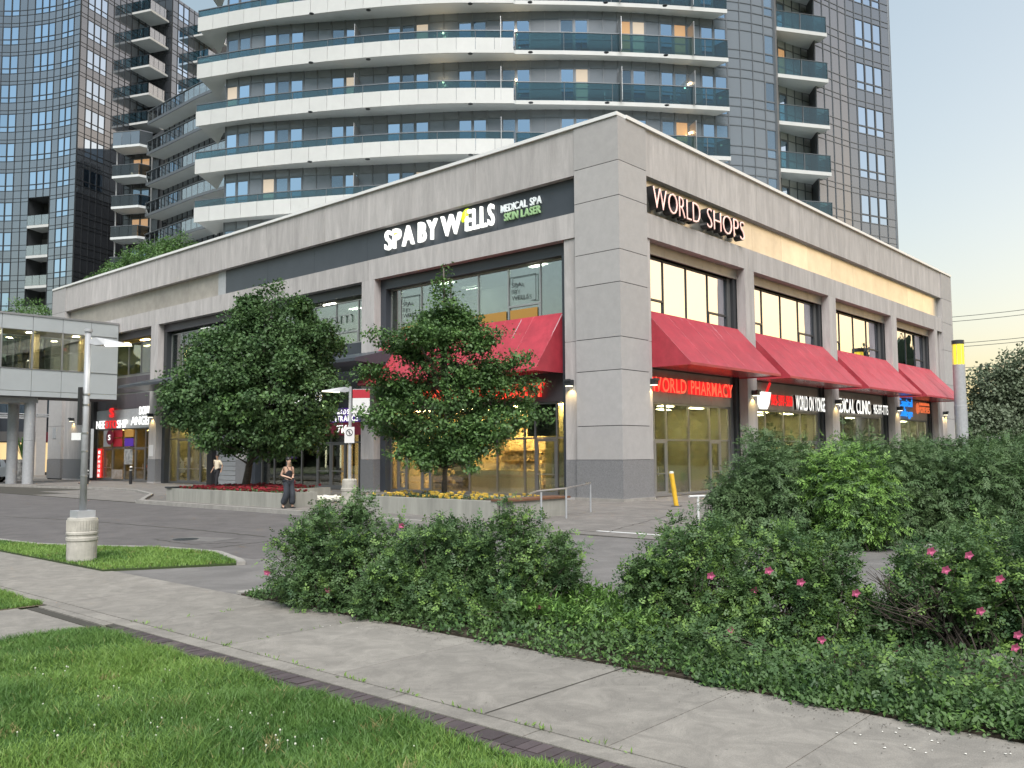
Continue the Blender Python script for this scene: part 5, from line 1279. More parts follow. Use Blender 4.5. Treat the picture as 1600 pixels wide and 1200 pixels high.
def limbs(parent, base, top, r0, targets, m, rs=.04, name='limb', bend=.25, n=1):
    b = Vector(base); tp = Vector(top); k = MB(); 
    mid = [b+(tp-b)*t+Vector((math.sin(t*5)*.06, math.cos(t*4)*.05, 0)) for t in np.linspace(0, 1, 9)]
    k.tube(mid, [r0*(1.25 if i == 0 else 1-.72*i/8) for i in range(9)], 10); k.build('trunk', m, parent, smooth=True)
    k = MB()
    for c in targets:
        c = Vector(c); t = min(.95, max(.12, (c.z-b.z)/(tp.z-b.z)*.72+R.uniform(-.08, .02))); s = b+(tp-b)*t
        md = s+(c-s)*.5+Vector((R.uniform(-bend, bend), R.uniform(-bend, bend), R.uniform(0, bend)))
        r = r0*(1-.72*t)*.55; c = s+(c-s)*.82; r *= .62; k.tube([s, s+(md-s)*.5, md, c], [r, r*.7, r*.5, rs*.2], 5)
    k.build(name, m, parent, smooth=True)

def tree(label, base, top, lobes, m, nc, per, spread, size, r0, bk, flat=0., droop=.3, aspect=.75, mats=None, mixf=0, shell=.45, nl=40):
    t = thing('tree', label, 'tree', base)
    cr_, C = foliage('crown', t, lobes, nc, per, spread, size, m, droop, flat, aspect, mats, mixf, shell=shell)
    idx = NR.choice(len(C), nl, replace=False)
    limbs(t, base, top, r0, [C[i] for i in idx]+[l[0] for l in lobes], bk)
    return t
def sprigs(L_, n, r, flat=.8):
    "small outlying lobes that break up the outline"
    out = []
    w = np.array([l[2] for l in L_], float); w /= w.sum()
    for _ in range(n):
        l = L_[NR.choice(len(L_), p=w)]; d = unit(NR.normal(size=(1, 3)))[0]; c = np.array(l[0])+d*np.array(l[1])*NR.uniform(.85, 1.12); q = r*NR.uniform(.6, 1.5)
        out.append((c, (q, q, q*flat), np.mean([x[2] for x in L_])*.22))
    return out
def lobes_px(L_, fwd):
    out = []
    for px, py, rx, rz, dd in L_:
        c = at(px, py, fwd+dd); s = (fwd+dd)/F_PX; out.append((c, (rx*s, rx*s*.95, rz*s), rx*rz*14.0))
    return out
def fwd_of(p): return -(M3.T @ (np.array(p, float)-CAM))[2]
# dense dark tree at the left
bA = np.array([-8.3, 14.2, .45]); fA = fwd_of(bA)
LA_ = lobes_px([(432, 475, 36, 36, 0), (420, 520, 68, 50, .3), (470, 540, 60, 48, -.2), (355, 555, 66, 50, 0), (405, 570, 105, 60, 0), (300, 600, 46, 36, .3), (340, 615, 82, 50, -.6), (440, 615, 100, 62, -.8), (500, 600, 44, 40, .2), (300, 640, 48, 28, 0), (380, 660, 90, 44, 0), (455, 675, 75, 36, -.5), (420, 700, 48, 22, -.5), (375, 530, 50, 40, .5)], fA)
tree('dense dark green tree with a rounded crown rising from the planter of red flowers', bA, at(425, 470, fA), LA_+sprigs(LA_, 60, .38), leaf_linden, 3300, 24, .17, .15, .16, bark, mats=[leaf_linden, leaf_maple], mixf=.12)
# open maple
bB = np.array([-7.4, 2.6, .5]); fB = fwd_of(bB)
LB0 = lobes_px([(693, 428, 8, 16, 0), (692, 448, 14, 16, 0), (696, 475, 24, 18, 0), (692, 520, 36, 26, 0), (690, 570, 50, 26, 0), (692, 620, 66, 30, 0), (690, 665, 66, 24, -.2)], fB)
LB_ = list(LB0)
for (ex, ey, sx, sy) in [(722, 490, 695, 500), (668, 492, 692, 505), (640, 515, 690, 530), (748, 505, 696, 525), (578, 512, 680, 560), (612, 535, 685, 570), (785, 520, 700, 550), (830, 548, 705, 585), (800, 575, 700, 600), (562, 575, 680, 610), (590, 600, 680, 625), (840, 590, 710, 620), (822, 625, 710, 645), (850, 645, 715, 665), (560, 640, 680, 655), (590, 665, 680, 680), (795, 668, 705, 680), (625, 700, 680, 700), (770, 695, 705, 700), (730, 712, 700, 700), (660, 715, 690, 705)]:
    dd = R.uniform(-2.2, 1.6)*(1-abs(ex-693)/260)
    for q, f in enumerate((.30, .48, .66, .83, 1.0)):
        px = sx+(ex-sx)*f+R.uniform(-5, 5); py = sy+(ey-sy)*f+R.uniform(-5, 5)+6*f*f; r = (26, 24, 22, 18, 12)[q]*R.uniform(.8, 1.2)
        LB_ += lobes_px([(px, py, r, r*.62, dd*f)], fB)
LB_ += sprigs(LB_, 50, .24, .6)
tree('smaller lighter maple tree with open layered branches in the planter of yellow flowers', bB, at(694, 420, fB), LB_, leaf_maple, 2500, 20, .14, .12, .085, bark_pale, flat=.5, mats=[leaf_maple, leaf_linden], mixf=.35, shell=.3, nl=50)
# trees at the far right
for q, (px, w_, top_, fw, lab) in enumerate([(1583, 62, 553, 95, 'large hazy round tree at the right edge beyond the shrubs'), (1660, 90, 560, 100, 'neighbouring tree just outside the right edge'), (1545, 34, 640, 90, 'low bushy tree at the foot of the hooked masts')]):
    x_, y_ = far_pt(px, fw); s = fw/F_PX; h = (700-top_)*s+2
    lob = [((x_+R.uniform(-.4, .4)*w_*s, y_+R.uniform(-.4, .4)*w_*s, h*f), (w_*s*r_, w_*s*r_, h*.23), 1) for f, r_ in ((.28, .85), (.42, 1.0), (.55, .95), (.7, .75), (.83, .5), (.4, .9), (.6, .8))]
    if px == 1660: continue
    tree(lab, (x_, y_, 0), (x_, y_, h*.85), lob, leaf_hazed, 1500, 14, .45, .34, .3, bark, nl=10)
# roof plants beyond the left parapet
def shrub(label, base, lobes, m, nc, per, spread, size, name='shrub', cat='shrub', group=None, **kw):
    t = thing(name, label, cat, base, group); f_, C = foliage('foliage', t, lobes, nc, per, spread, size, m, **kw); k = MB()
    for i in NR.choice(len(C), min(14, len(C)), replace=False):
        c = C[i]; k.tube([base, ((base[0]+c[0])/2, (base[1]+c[1])/2, base[2]+(c[2]-base[2])*.6), tuple(c)], [.035, .02, .008], 4)
    k.build('stems', twig, t); return t
for q, (y, h, lab) in enumerate([(54.5, 1.3, 'roof shrub nearest the left end of the parapet'), (51.5, 2.0, 'roof shrub second from the left behind the coping'), (48.5, 2.6, 'tallest roof shrub behind the coping'), (45, 2.9, 'roof shrub in front of the angular balconies'), (41.6, 2.6, 'rightmost roof shrub below the terraces')]):
    shrub(lab, (2.6, y, 15.4), [((2.6, y, 15.9+h*.3), (1.3, 2.0, h*.7), 1), ((2.4, y+.8, 15.9+h*.4), (1.0, 1.3, h*.6), .6)], leaf_maple, 260, 16, .2, .16)
shrub('low roof shrub above the skybridge beside the loggias', (4.0, 74.5, 9), [((4.0, 74.5, 15.6), (2.3, 2.3, 2.2), 1)], leaf_maple, 240, 14, .25, .2)

# ------------------------------------------------------------------ rose hedge
def rose(label, px_lobes, fwd, nc, flowers, group='rose bushes along the sidewalk', gaps=1.0, mixf=.16, bare=0):
    L_ = lobes_px(px_lobes, fwd)
    if not bare and mixf < .9:
        L_ += sprigs(L_, 26, .16, 1.0)
        yl = [px_x_y for px_x_y in (min(l[0][1] for l in L_), max(l[0][1] for l in L_))]; m_ = np.mean([l[2] for l in L_])
        for y0 in np.arange(yl[0]+.2, yl[1]-.1, .36): L_.append((np.array([-22.12+R.uniform(-.05, .25), y0, R.uniform(.12, .30)]), (.26, .32, .22), m_*.32))
    cx_ = sum(l[0][0] for l in L_)/len(L_); cy_ = sum(l[0][1] for l in L_)/len(L_)
    base = (cx_, cy_, .02); t = thing('rose_bush', label, 'rose bush', base, group)
    _, C = pinnate('foliage', t, L_, nc, leaf_rose, stem=.11, leaflets=5, size=.042, mats=[leaf_rose, leaf_rose_l], mixf=mixf, floor=.06, per=7, csp=.055)
    k = MB()
    for i in NR.choice(len(C), min(130+bare, len(C)), replace=False):
        c = C[i]; bx_ = base[0]+(c[0]-base[0])*.35+R.uniform(-.2, .2); by_ = base[1]+(c[1]-base[1])*.45+R.uniform(-.2, .2)
        k.tube([(bx_, by_, 0), (bx_*.5+c[0]*.5+R.uniform(-.08, .08), by_*.5+c[1]*.5+R.uniform(-.08, .08), c[2]*.65), tuple(c)], [.011, .008, .004], 4, cap=False)
    k.build('stems', twig, t)
    for (px, py, dd) in flowers:
        c = at(px, py, fwd+dd); f = MB(); r = .046
        for layer, (n_, rr, zz) in enumerate(((5, r, .012), (5, r*.62, .03))):
            for j in range(n_):
                a = 6.283*j/n_+layer*.6; d = np.array([math.cos(a), 0, math.sin(a)])
                # flower faces the path (towards -x,-y) tilted up
                ex = np.array([.66, -.75, 0]); ez = np.array([-.25, -.2, .94]); nn_ = np.array([-.75, -.62, .2])
                v = ex*math.cos(a)+ez*math.sin(a); w_ = ex*math.cos(a+.6)+ez*math.sin(a+.6); w2 = ex*math.cos(a-.6)+ez*math.sin(a-.6)
                f.quad(tuple(c+nn_*zz), tuple(c+w2*rr*.75+nn_*(zz+.012)), tuple(c+v*rr*1.1+nn_*(zz+.02)), tuple(c+w_*rr*.75+nn_*(zz+.012)))
        f.build('flower', petal_pink, t)
    return t
rose('broad rose bush at the left end of the hedge with leafy arching stems', [(470, 880, 52, 52, .1), (520, 850, 60, 48, .3), (560, 820, 38, 24, .4), (575, 900, 70, 60, 0), (510, 925, 55, 34, -.2), (610, 860, 50, 45, .3)], 11.9, 1350, [(628, 822, .0), (418, 895, -.2), (513, 922, -.5)], mixf=.14)
rose('rounded rose bush second from the left in the hedge', [(670, 880, 66, 52, .2), (640, 930, 62, 52, 0), (720, 860, 55, 45, .3), (700, 940, 70, 46, -.2), (668, 975, 55, 26, -.5)], 11.2, 1300, [(760, 965, -.5)])
rose('rose bush right of the handrail gap with a pointed leafy top', [(790, 870, 50, 52, .3), (818, 820, 36, 24, .4), (850, 880, 48, 42, .2), (800, 945, 66, 50, 0), (880, 910, 36, 30, .2), (755, 985, 50, 30, -.4), (850, 960, 50, 34, -.1), (800, 1000, 48, 22, -.7)], 10.9, 1350, [(842, 948, -.6)])
rose('tall rose bush with yellow green new leaves right of the gap', [(1070, 870, 55, 42, .3), (1040, 920, 48, 48, .1), (1110, 850, 50, 38, .4), (1110, 930, 80, 70, 0), (1060, 985, 58, 44, -.2), (1150, 1000, 65, 46, -.4), (1070, 1020, 60, 32, -.5), (1130, 1045, 62, 34, -.8)], 9.7, 1500, [(1178, 923, -.5), (1171, 953, -.5), (1212, 987, -.6), (1193, 1022, -.7), (1140, 985, -.8), (1110, 900, -.5), (1090, 1010, -.9), (1017, 998, -.3), (1221, 960, -.5)], mixf=.24)
rose('rose bush with many pink flowers in the middle of the right hedge', [(1225, 870, 62, 42, .2), (1290, 895, 52, 40, .1), (1230, 950, 80, 60, 0), (1310, 950, 48, 44, 0), (1250, 1020, 80, 46, -.3), (1210, 1060, 60, 32, -.7), (1290, 1070, 62, 32, -.8)], 9.3, 1500, [(1336, 927, -.4), (1200, 892, -.4), (1282, 1000, -.8), (1250, 910, -.5), (1300, 1040, -.9)], mixf=.28)
rose('thin bare stemmed rose bush with few leaves between the two big right bushes', [(1385, 975, 50, 26, .1), (1430, 1000, 60, 34, 0), (1370, 1030, 60, 36, 0), (1450, 1050, 50, 30, -.2)], 9.0, 520, [(1400, 1015, -.3), (1375, 1045, -.4)], bare=160, mixf=.1)
rose('large rose bush leaning over the right edge of the hedge', [(1470, 880, 66, 42, .4), (1550, 870, 70, 50, .3), (1500, 930, 85, 42, .1), (1590, 930, 70, 60, 0), (1640, 990, 70, 80, -.2), (1580, 1000, 55, 50, -.1), (1590, 1080, 48, 50, -.4), (1540, 1085, 55, 42, -.5), (1560, 1120, 50, 30, -.9)], 8.9, 2100, [(1453, 862, -.5), (1476, 891, -.5), (1588, 992, -.6), (1584, 1012, -.6), (1592, 1078, -.8), (1578, 1124, -.8), (1512, 868, -.3), (1560, 905, -.6), (1530, 955, -.6), (1555, 1060, -.9)], mixf=.2)
rose('low bright green young rose bush at the foot of the bare stems', [(1445, 1075, 50, 26, -.3), (1425, 1100, 44, 20, -.4), (1480, 1065, 30, 20, -.2)], 8.4, 900, [(1462, 1078, -.3)], mixf=.95)
# bare dead stems
bs = thing('bare_rose_stems', 'cluster of bare grey stems in front of the pale driveway at the right', 'bush', (-21.2, -17.6, 0)); k = MB()
for i in range(150):
    b0 = at(1480+R.gauss(0, 26), 1062, 8.9+R.uniform(-.3, .3)); b0[2] = 0; tp = at(1440+R.uniform(-90, 120), R.uniform(890, 990), 9.0+R.uniform(-.5, .5))
    md = (b0+tp)/2+np.array([R.uniform(-.12, .12), R.uniform(-.12, .12), .1]); k.tube([tuple(b0), tuple(md), tuple(tp)], [.010, .007, .003], 4, cap=False)
    t2 = md+(tp-md)*.4; e = t2+np.array([R.uniform(-.25, .25), R.uniform(-.25, .25), R.uniform(.05, .3)]); k.tube([tuple(t2), tuple(e)], [.005, .002], 3, cap=False)
k.build('stems', twig, bs)
# ground cover in the bed
P_ = []
n = 40000
yy_ = np.where(NR.random(n) < .45, NR.uniform(-21, -16.2, n), NR.uniform(-22, -8.9, n)); xx_ = np.where(NR.random(n) < .6, NR.uniform(-22.5, -21.7, n), NR.uniform(-22.48, -20.1, n))+.05*np.sin(yy_*7)+.03*NR.normal(size=n)
hh = 0.02+(.06+.18*NR.random(n)*(.6+.4*np.sin(yy_*2.1)*np.cos(xx_*3.0+1)))*np.clip((xx_+22.55)/.35, .12, 1)*NR.random(n)**.3
P = np.stack([xx_, yy_, hh], 1); T = unit(rand_dirs(n)*.8+np.array([0, 0, .3])); up = unit(rand_dirs(n)*.5+np.array([0, 0, 1.])); Nn = unit(up-T*(up*T).sum(1, keepdims=True)); s = NR.uniform(.035, .07, n)
me = leaf_mesh('ground_cover', P, T, Nn, s, s*.6, leaf_cover, mats=[leaf_cover, leaf_rose], mi=(NR.random(n) < .75).astype(int)); tag(link('ground_cover', me), 'low leafy ground cover between the rose bushes', 'ground cover', kind='stuff')
# feathery juniper like cover seen in the gap
n = 9000; P = np.stack([NR.uniform(-21.8, -20.15, n), NR.uniform(-15.2, -11.6, n), np.zeros(n)], 1); P[:, 2] = .1+.22*NR.random(n)+.1*np.sin(P[:, 0]*6)*np.sin(P[:, 1]*4)
T = unit(rand_dirs(n)*.7+np.array([-.3, -.5, .25])); up = unit(rand_dirs(n)*.4+np.array([0, 0, 1.])); Nn = unit(up-T*(up*T).sum(1, keepdims=True)); s = NR.uniform(.06, .12, n)
me = leaf_mesh('juniper_cover', P, T, Nn, s, s*.28, leaf_cover, mats=[leaf_cover, leaf_shrub_l], mi=(NR.random(n) < .3).astype(int)); tag(link('juniper_cover', me), 'feathery low evergreen cover in the gap of the hedge', 'ground cover', kind='stuff')

# ------------------------------------------------------------------ big shrubs on the right
def bigshrub(label, L_, fwd, nc, light=False, mixf=.1):
    lob = lobes_px(L_, fwd); base = (sum(l[0][0] for l in lob)/len(lob), sum(l[0][1] for l in lob)/len(lob), .02)
    t = thing('shrub', label, 'shrub', base, 'tall shrubs beside the right facade')
    _, C = pinnate('foliage', t, lob, nc, leaf_shrub, stem=.24, leaflets=7, size=.085, droop=.75, aspect=.36, mats=[leaf_shrub_l if light else leaf_shrub, leaf_rose], mixf=mixf, floor=.15, per=6, csp=.13)
    k = MB()
    for i in NR.choice(len(C), min(60, len(C)), replace=False):
        c = C[i]; k.tube([(base[0]+R.uniform(-.5, .5), base[1]+R.uniform(-.5, .5), 0), ((base[0]+c[0])/2, (base[1]+c[1])/2, c[2]*.7), tuple(c)], [.022, .015, .005], 4, cap=False)
    k.build('stems', twig, t); return t
bigshrub('dark shrub at the left end of the shrub row beside the yellow bollard', [(1150, 790, 44, 44, 0), (1205, 760, 55, 50, .3), (1195, 705, 36, 24, 1.2), (1230, 800, 60, 40, 0), (1255, 740, 48, 40, .8)], 19.3, 1250)
bigshrub('light green weeping shrub in the middle of the shrub row', [(1325, 735, 48, 36, 0), (1345, 780, 46, 44, -.5), (1300, 760, 46, 40, 0), (1365, 810, 36, 30, -.6), (1320, 820, 40, 22, -.4)], 18.8, 900, light=True, mixf=.45)
bigshrub('broad dark shrub right of the light green weeping one', [(1420, 760, 70, 52, .2), (1400, 730, 60, 34, .8), (1460, 800, 66, 42, 0), (1385, 820, 50, 34, 0), (1290, 815, 60, 36, .6), (1340, 710, 40, 22, 1.5)], 20.0, 1500, mixf=.2)
bigshrub('wide shrub at the right end of the row with reddish shoots', [(1530, 760, 70, 48, .2), (1590, 780, 70, 60, 0), (1500, 735, 55, 28, .8), (1570, 720, 50, 22, 1), (1640, 760, 60, 60, 0), (1530, 820, 70, 36, -.4)], 19.6, 1600, mixf=.4)
bigshrub('far shrub showing above the row near the end pier', [(1440, 710, 36, 16, 0), (1490, 712, 40, 18, 0), (1540, 706, 44, 16, 0), (1590, 704, 44, 18, 0)], 25, 700, mixf=.5)

# ------------------------------------------------------------------ grass
def in_poly(x, y, poly):
    c = np.zeros(len(x), bool); n = len(poly); j = n-1
    for i in range(n):
        xi, yi = poly[i]; xj, yj = poly[j]
        c ^= ((yi > y) != (yj > y)) & (x < (xj-xi)*(y-yi)/(yj-yi+1e-12)+xi); j = i
    return c
def grass(name, label, poly, n, h, mats, mixf, w=.0035, z=0., tuft=.5):
    xs_ = [p[0] for p in poly]; ys_ = [p[1] for p in poly]
    x = NR.uniform(min(xs_), max(xs_), n*3); y = NR.uniform(min(ys_), max(ys_), n*3); k = in_poly(x, y, poly); x, y = x[k][:n], y[k][:n]; n = len(x)
    hh = h*NR.uniform(.55, 1.25, n)*(1+tuft*np.sin(x*3.1+np.sin(y*2.3)*1.5)*np.cos(y*2.7+x))
    a = NR.uniform(0, 6.283, n); wv = np.stack([np.cos(a), np.sin(a), 0*a], 1)*w*NR.uniform(.7, 1.5, n)[:, None]
    ln = NR.normal(size=(n, 2))*.45; ln = np.stack([ln[:, 0], ln[:, 1], 0*a], 1)*hh[:, None]
    b = np.stack([x, y, 0*x+z], 1); up = np.array([0, 0, 1.])*hh[:, None]
    V = np.empty((n, 5, 3)); V[:, 0] = b-wv; V[:, 1] = b+wv; V[:, 2] = b+wv*.8+up*.6+ln*.3; V[:, 3] = b-wv*.8+up*.6+ln*.3; V[:, 4] = b+up*.95+ln
    F = (np.arange(n)[:, None]*5+np.array([0, 1, 2, 0, 2, 3, 3, 2, 4])).reshape(-1)
    me = bpy.data.meshes.new(name); me.vertices.add(n*5); me.vertices.foreach_set('co', V.astype(np.float32).ravel()); me.loops.add(len(F)); me.loops.foreach_set('vertex_index', F.astype(np.int32))
    me.polygons.add(n*3); me.polygons.foreach_set('loop_start', np.arange(0, n*9, 3, dtype=np.int32))
    for m in mats: me.materials.append(m)
    pm = (.5+.5*np.sin(x*1.7+1)*np.cos(y*1.3)) < mixf*2*NR.random(n)
    pm = pm.astype(int); dry = (np.sin(x*5.3+np.sin(y*4.1))*np.cos(y*4.7+np.sin(x*3.3)) > .86) & (NR.random(n) < .3); pm[dry | (NR.random(n) < .012)] = len(mats)-1
    me.polygons.foreach_set('material_index', np.repeat(pm, 3).astype(np.int32)); me.update(calc_edges=True)
    return tag(link(name, me), label, 'grass', kind='stuff')
grass('lawn', 'thick green lawn in the foreground beside the dark brick band', [(-25.0, -9.6), (-24.97, -18.6), (-27.0, -18.0), (-30.0, -11.5), (-29.5, -9.6)], 250000, .088, [grass_m, grass_b, grass_dry], .35)
grass('island_grass', 'bright green grass on the kerbed island around the lamp post', isl, 90000, .07, [grass_b, grass_m, grass_dry], .3, w=.006, z=.02, tuft=.3)
grass('verge_grass', 'grass growing along the edge of the bare dirt patch', [(-24.64, -7.3), (-24.64, -5.2), (-24.9, -4.9), (-25.0, -6.6), (-25.8, -7.05), (-26, -7.3)], 9000, .06, [grass_b, grass_m, grass_dry], .3)
grass('verge_grass', 'thin grass verge left of the sidewalk beyond the dirt patch', [(-24.66, -4.6), (-24.66, 20), (-30, 20), (-27, -3)], 30000, .06, [grass_b, grass_m, grass_dry], .4, w=.006)
grass('verge_grass', 'wide grass verge behind the bare dirt patch', [(-26.1, -7.3), (-26.1, -3.0), (-27, -3), (-30, 16), (-38, 16), (-38, -7.3)], 60000, .07, [grass_m, grass_b, grass_dry], .4, w=.009)
# weeds in the paving joints
n = 420; y = NR.choice(np.array([-9.75, -11.6, -13.5, -15.42]), n)+NR.normal(size=n)*.012; x = NR.uniform(-24.4, -22.46, n); q = NR.random(n) < .6
y = np.where(q, NR.uniform(-17, -9.4, n), y); x = np.where(q, -24.395+NR.normal(size=n)*.012, x); kk = (np.sin(y*9)+np.sin(x*11)) > .5; x, y = x[kk], y[kk]; n = len(x)
P = np.stack([x, y, 0*x], 1); T = unit(rand_dirs(n)*.6+np.array([0, 0, .6])); Nn = unit(np.cross(T, rand_dirs(n))); s = NR.uniform(.02, .06, n)
me = leaf_mesh('weeds', P, T, Nn, s, s*.3, grass_b); tag(link('weeds', me), 'small weeds growing in the sidewalk joints', 'weeds', kind='stuff')
# clover heads in the lawn
cf = MB()
for i in range(90):
    if i < 50: c = G(R.uniform(560, 20) if R.random() < .7 else R.uniform(20, 900), R.uniform(1040, 1195))
    else: c = G(R.uniform(200, 760), R.uniform(1060, 1190))
    if c[0] > -25.05: continue
    h = R.uniform(.05, .08); cf.tube([(c[0], c[1], 0), (c[0], c[1], h)], .001, 3); cf.ball((c[0], c[1], h+.006), R.uniform(.005, .009), 6, 4)
tag(cf.build('clover', clover_white), 'white clover heads scattered through the lawn', 'clover', kind='stuff')
# fallen petals and leaf bits on the walk
fp = MB()
for i in range(46):
    c = G(R.choice([R.uniform(495, 560), R.uniform(1440, 1580), R.uniform(820, 900)]), 0+R.uniform(960, 985)) if i < 20 else G(R.uniform(1300, 1590), R.uniform(1120, 1180))
    if not -24.3 < c[0] < -22.5: continue
    a = R.uniform(0, 6.28); r = R.uniform(.006, .014); fp.quad(*[(c[0]+r*math.cos(a+j*1.57), c[1]+r*math.sin(a+j*1.57), .006+.004*(j % 2)) for j in range(4)])
tag(fp.build('fallen_petals', [petal_white]), 'fallen petals on the sidewalk beside the hedge', 'petals', kind='stuff')

lt_ = MB()
for i in range(900):
    x = -22.47-abs(R.gauss(0, .22)); y = R.uniform(-20, -9)
    if x < -24.3: continue
    a = R.uniform(0, 6.28); r = R.uniform(.004, .012); lt_.quad(*[(x+r*math.cos(a+j*1.57)*(1 if j % 2 else .5), y+r*math.sin(a+j*1.57)*(1 if j % 2 else .5), .004+.003*(j % 2)) for j in range(4)])
for i in range(260):
    c = (R.uniform(-24.4, -22.5), R.uniform(-19, 0)); a = R.uniform(0, 6.28); r = R.uniform(.003, .008); lt_.quad(*[(c[0]+r*math.cos(a+j*1.57), c[1]+r*math.sin(a+j*1.57), .005) for j in range(4)])
tag(lt_.build('leaf_litter', bark), 'dry leaf bits and grit scattered along the hedge side of the sidewalk', 'litter', kind='stuff')
# ------------------------------------------------------------------ planters and flowers
def flowers(name, label, x0, x1, y0, y1, z, n, m, size, leafm=leaf_rose):
    t = thing(name, label, 'flowers', ((x0+x1)/2, (y0+y1)/2, z)); org = ORG[t.name]; nn_ = n*4
    P = np.stack([NR.uniform(x0, x1, nn_), NR.uniform(y0, y1, nn_), z+NR.uniform(0, .14, nn_)], 1); T = unit(rand_dirs(nn_)+np.array([0, 0, .5])); Nn = unit(np.cross(T, rand_dirs(nn_)))
    tag(link('leaves', leaf_mesh('leaves', P, T, Nn, .09, .05, leafm, org), t), kind='stuff')
    k = MB()
    for i in range(n):
        c = (R.uniform(x0, x1), R.uniform(y0, y1), z+R.uniform(.1, .22)); r = size*R.uniform(.7, 1.25)
        for j in range(5):
            a = 1.257*j+i; k.quad(c, (c[0]+r*.7*math.cos(a-.6), c[1]+r*.7*math.sin(a-.6), c[2]+.015), (c[0]+r*math.cos(a), c[1]+r*math.sin(a), c[2]+.03*R.random()), (c[0]+r*.7*math.cos(a+.6), c[1]+r*.7*math.sin(a+.6), c[2]+.015))
        k.quad((c[0]-r*.5, c[1]+r*.4, c[2]-r*.6), (c[0]+r*.3, c[1]-r*.6, c[2]-r*.5), (c[0]+r*.3, c[1]-r*.5, c[2]+r*.5), (c[0]-r*.5, c[1]+r*.5, c[2]+r*.5))
    return tag(k.build('blooms', m, t), kind='stuff')
def planter(label, x0, x1, y0, y1, h, cap=None):
    t = thing('planter', label, 'planter', ((x0+x1)/2, (y0+y1)/2, 0)); w = .22
    for n_, a, b in (('wall', (x0, y0, 0), (x0+w, y1, h)), ('wall', (x1-w, y0, 0), (x1, y1, h)), ('wall', (x0+w+.004, y0, 0), (x1-w-.004, y0+w, h)), ('wall', (x0+w+.004, y1-w, 0), (x1-w-.004, y1, h))):
        MB().box(a, b).build(n_, planter_conc, t)
    MB().box((x0+w, y0+w, 0), (x1-w, y1-w, h-.1)).build('soil', soil, t); return t
planter('long low concrete planter filled with red flowers under the dense tree', -10.6, -9.0, 8.0, 16.8, .56)
planter('set back concrete planter that holds the trunk of the dense tree', -8.99, -6.0, 11.2, 16.8, .56)
flowers('flower_bed', 'dark red flowers filling the long planter under the dense tree', -10.35, -9.2, 8.3, 16.3, .46, 260, petal_red, .07)
flowers('flower_bed', 'dark red flowers around the trunk of the dense tree', -8.7, -6.3, 11.5, 16.3, .46, 320, petal_red, .07)
planter('concrete planter with yellow flowers in front of the pharmacy windows', -9.9, -7.0, -2.2, 4.6, .56)
flowers('flower_bed', 'pale yellow flowers filling the planter under the maple tree', -9.6, -7.3, -1.8, 4.2, .46, 120, petal_yellow, .065)
flowers('flower_bed', 'white flowers in a small bed on the ground behind the woman', -8.9, -6.0, 8.9, 10.9, .02, 120, petal_white, .10)
t = thing('bench_top', 'reddish wooden bench boards on the right end of the yellow flower planter', 'bench', (-7.5, -2.5, .6))
for q in range(5): MB().box((-9.93, -2.75+.26*q, .565), (-6.98, -2.75+.26*q+.235, .625)).build('board', wood, t) if q < 3 else None
MB().box((-9.8, -2.7, 0), (-7.1, -2.25, .56)).build('support', planter_conc, t)
t = thing('bench_top', 'reddish wooden board on the left corner of the red flower planter', 'bench', (-9, 16.6, .56))
MB().box((-10.65, 16.3, .565), (-7, 16.85, .625)).build('board', frame_dark, t)

# ------------------------------------------------------------------ street furniture
lp = thing('street_lamp', 'tall grey lamp post with round concrete base standing in the grass island', 'street lamp', (-22.26, -2.77, 0)); x, y = -22.26, -2.77
MB().lathe((x, y, 0), [(.265, 0), (.27, .40), (.285, .42), (.285, .47), (.27, .485), (.27, .52), (.285, .535), (.285, .575), (.27, .59), (.27, .80), (.26, .84), (.22, .85)], 28).build('base', post_conc, lp, smooth=False)
gr = MB()
for a in np.linspace(0, 6.283, 36, endpoint=False): gr.tube([(x+.272*math.cos(a), y+.272*math.sin(a), .60), (x+.272*math.cos(a), y+.272*math.sin(a), .80)], .008, 4)
gr.build('base_ribs', post_conc, lp)
MB().box((x-.17, y-.17, .85), (x+.17, y+.17, .98)).build('base_plate_cover', galv, lp)
MB().tube([(x, y, .95), (x, y, 4.46)], .066, 14, .055).build('pole', galv, lp, smooth=True)
MB().lathe((x, y, 4.44), [(.075, 0), (.075, .05), (.04, .06)], 14).build('cap', galv, lp)
hd = np.array([.86, -.51, 0]); sd_ = np.array([.51, .86, 0]); h0 = np.array([x, y, 4.24])
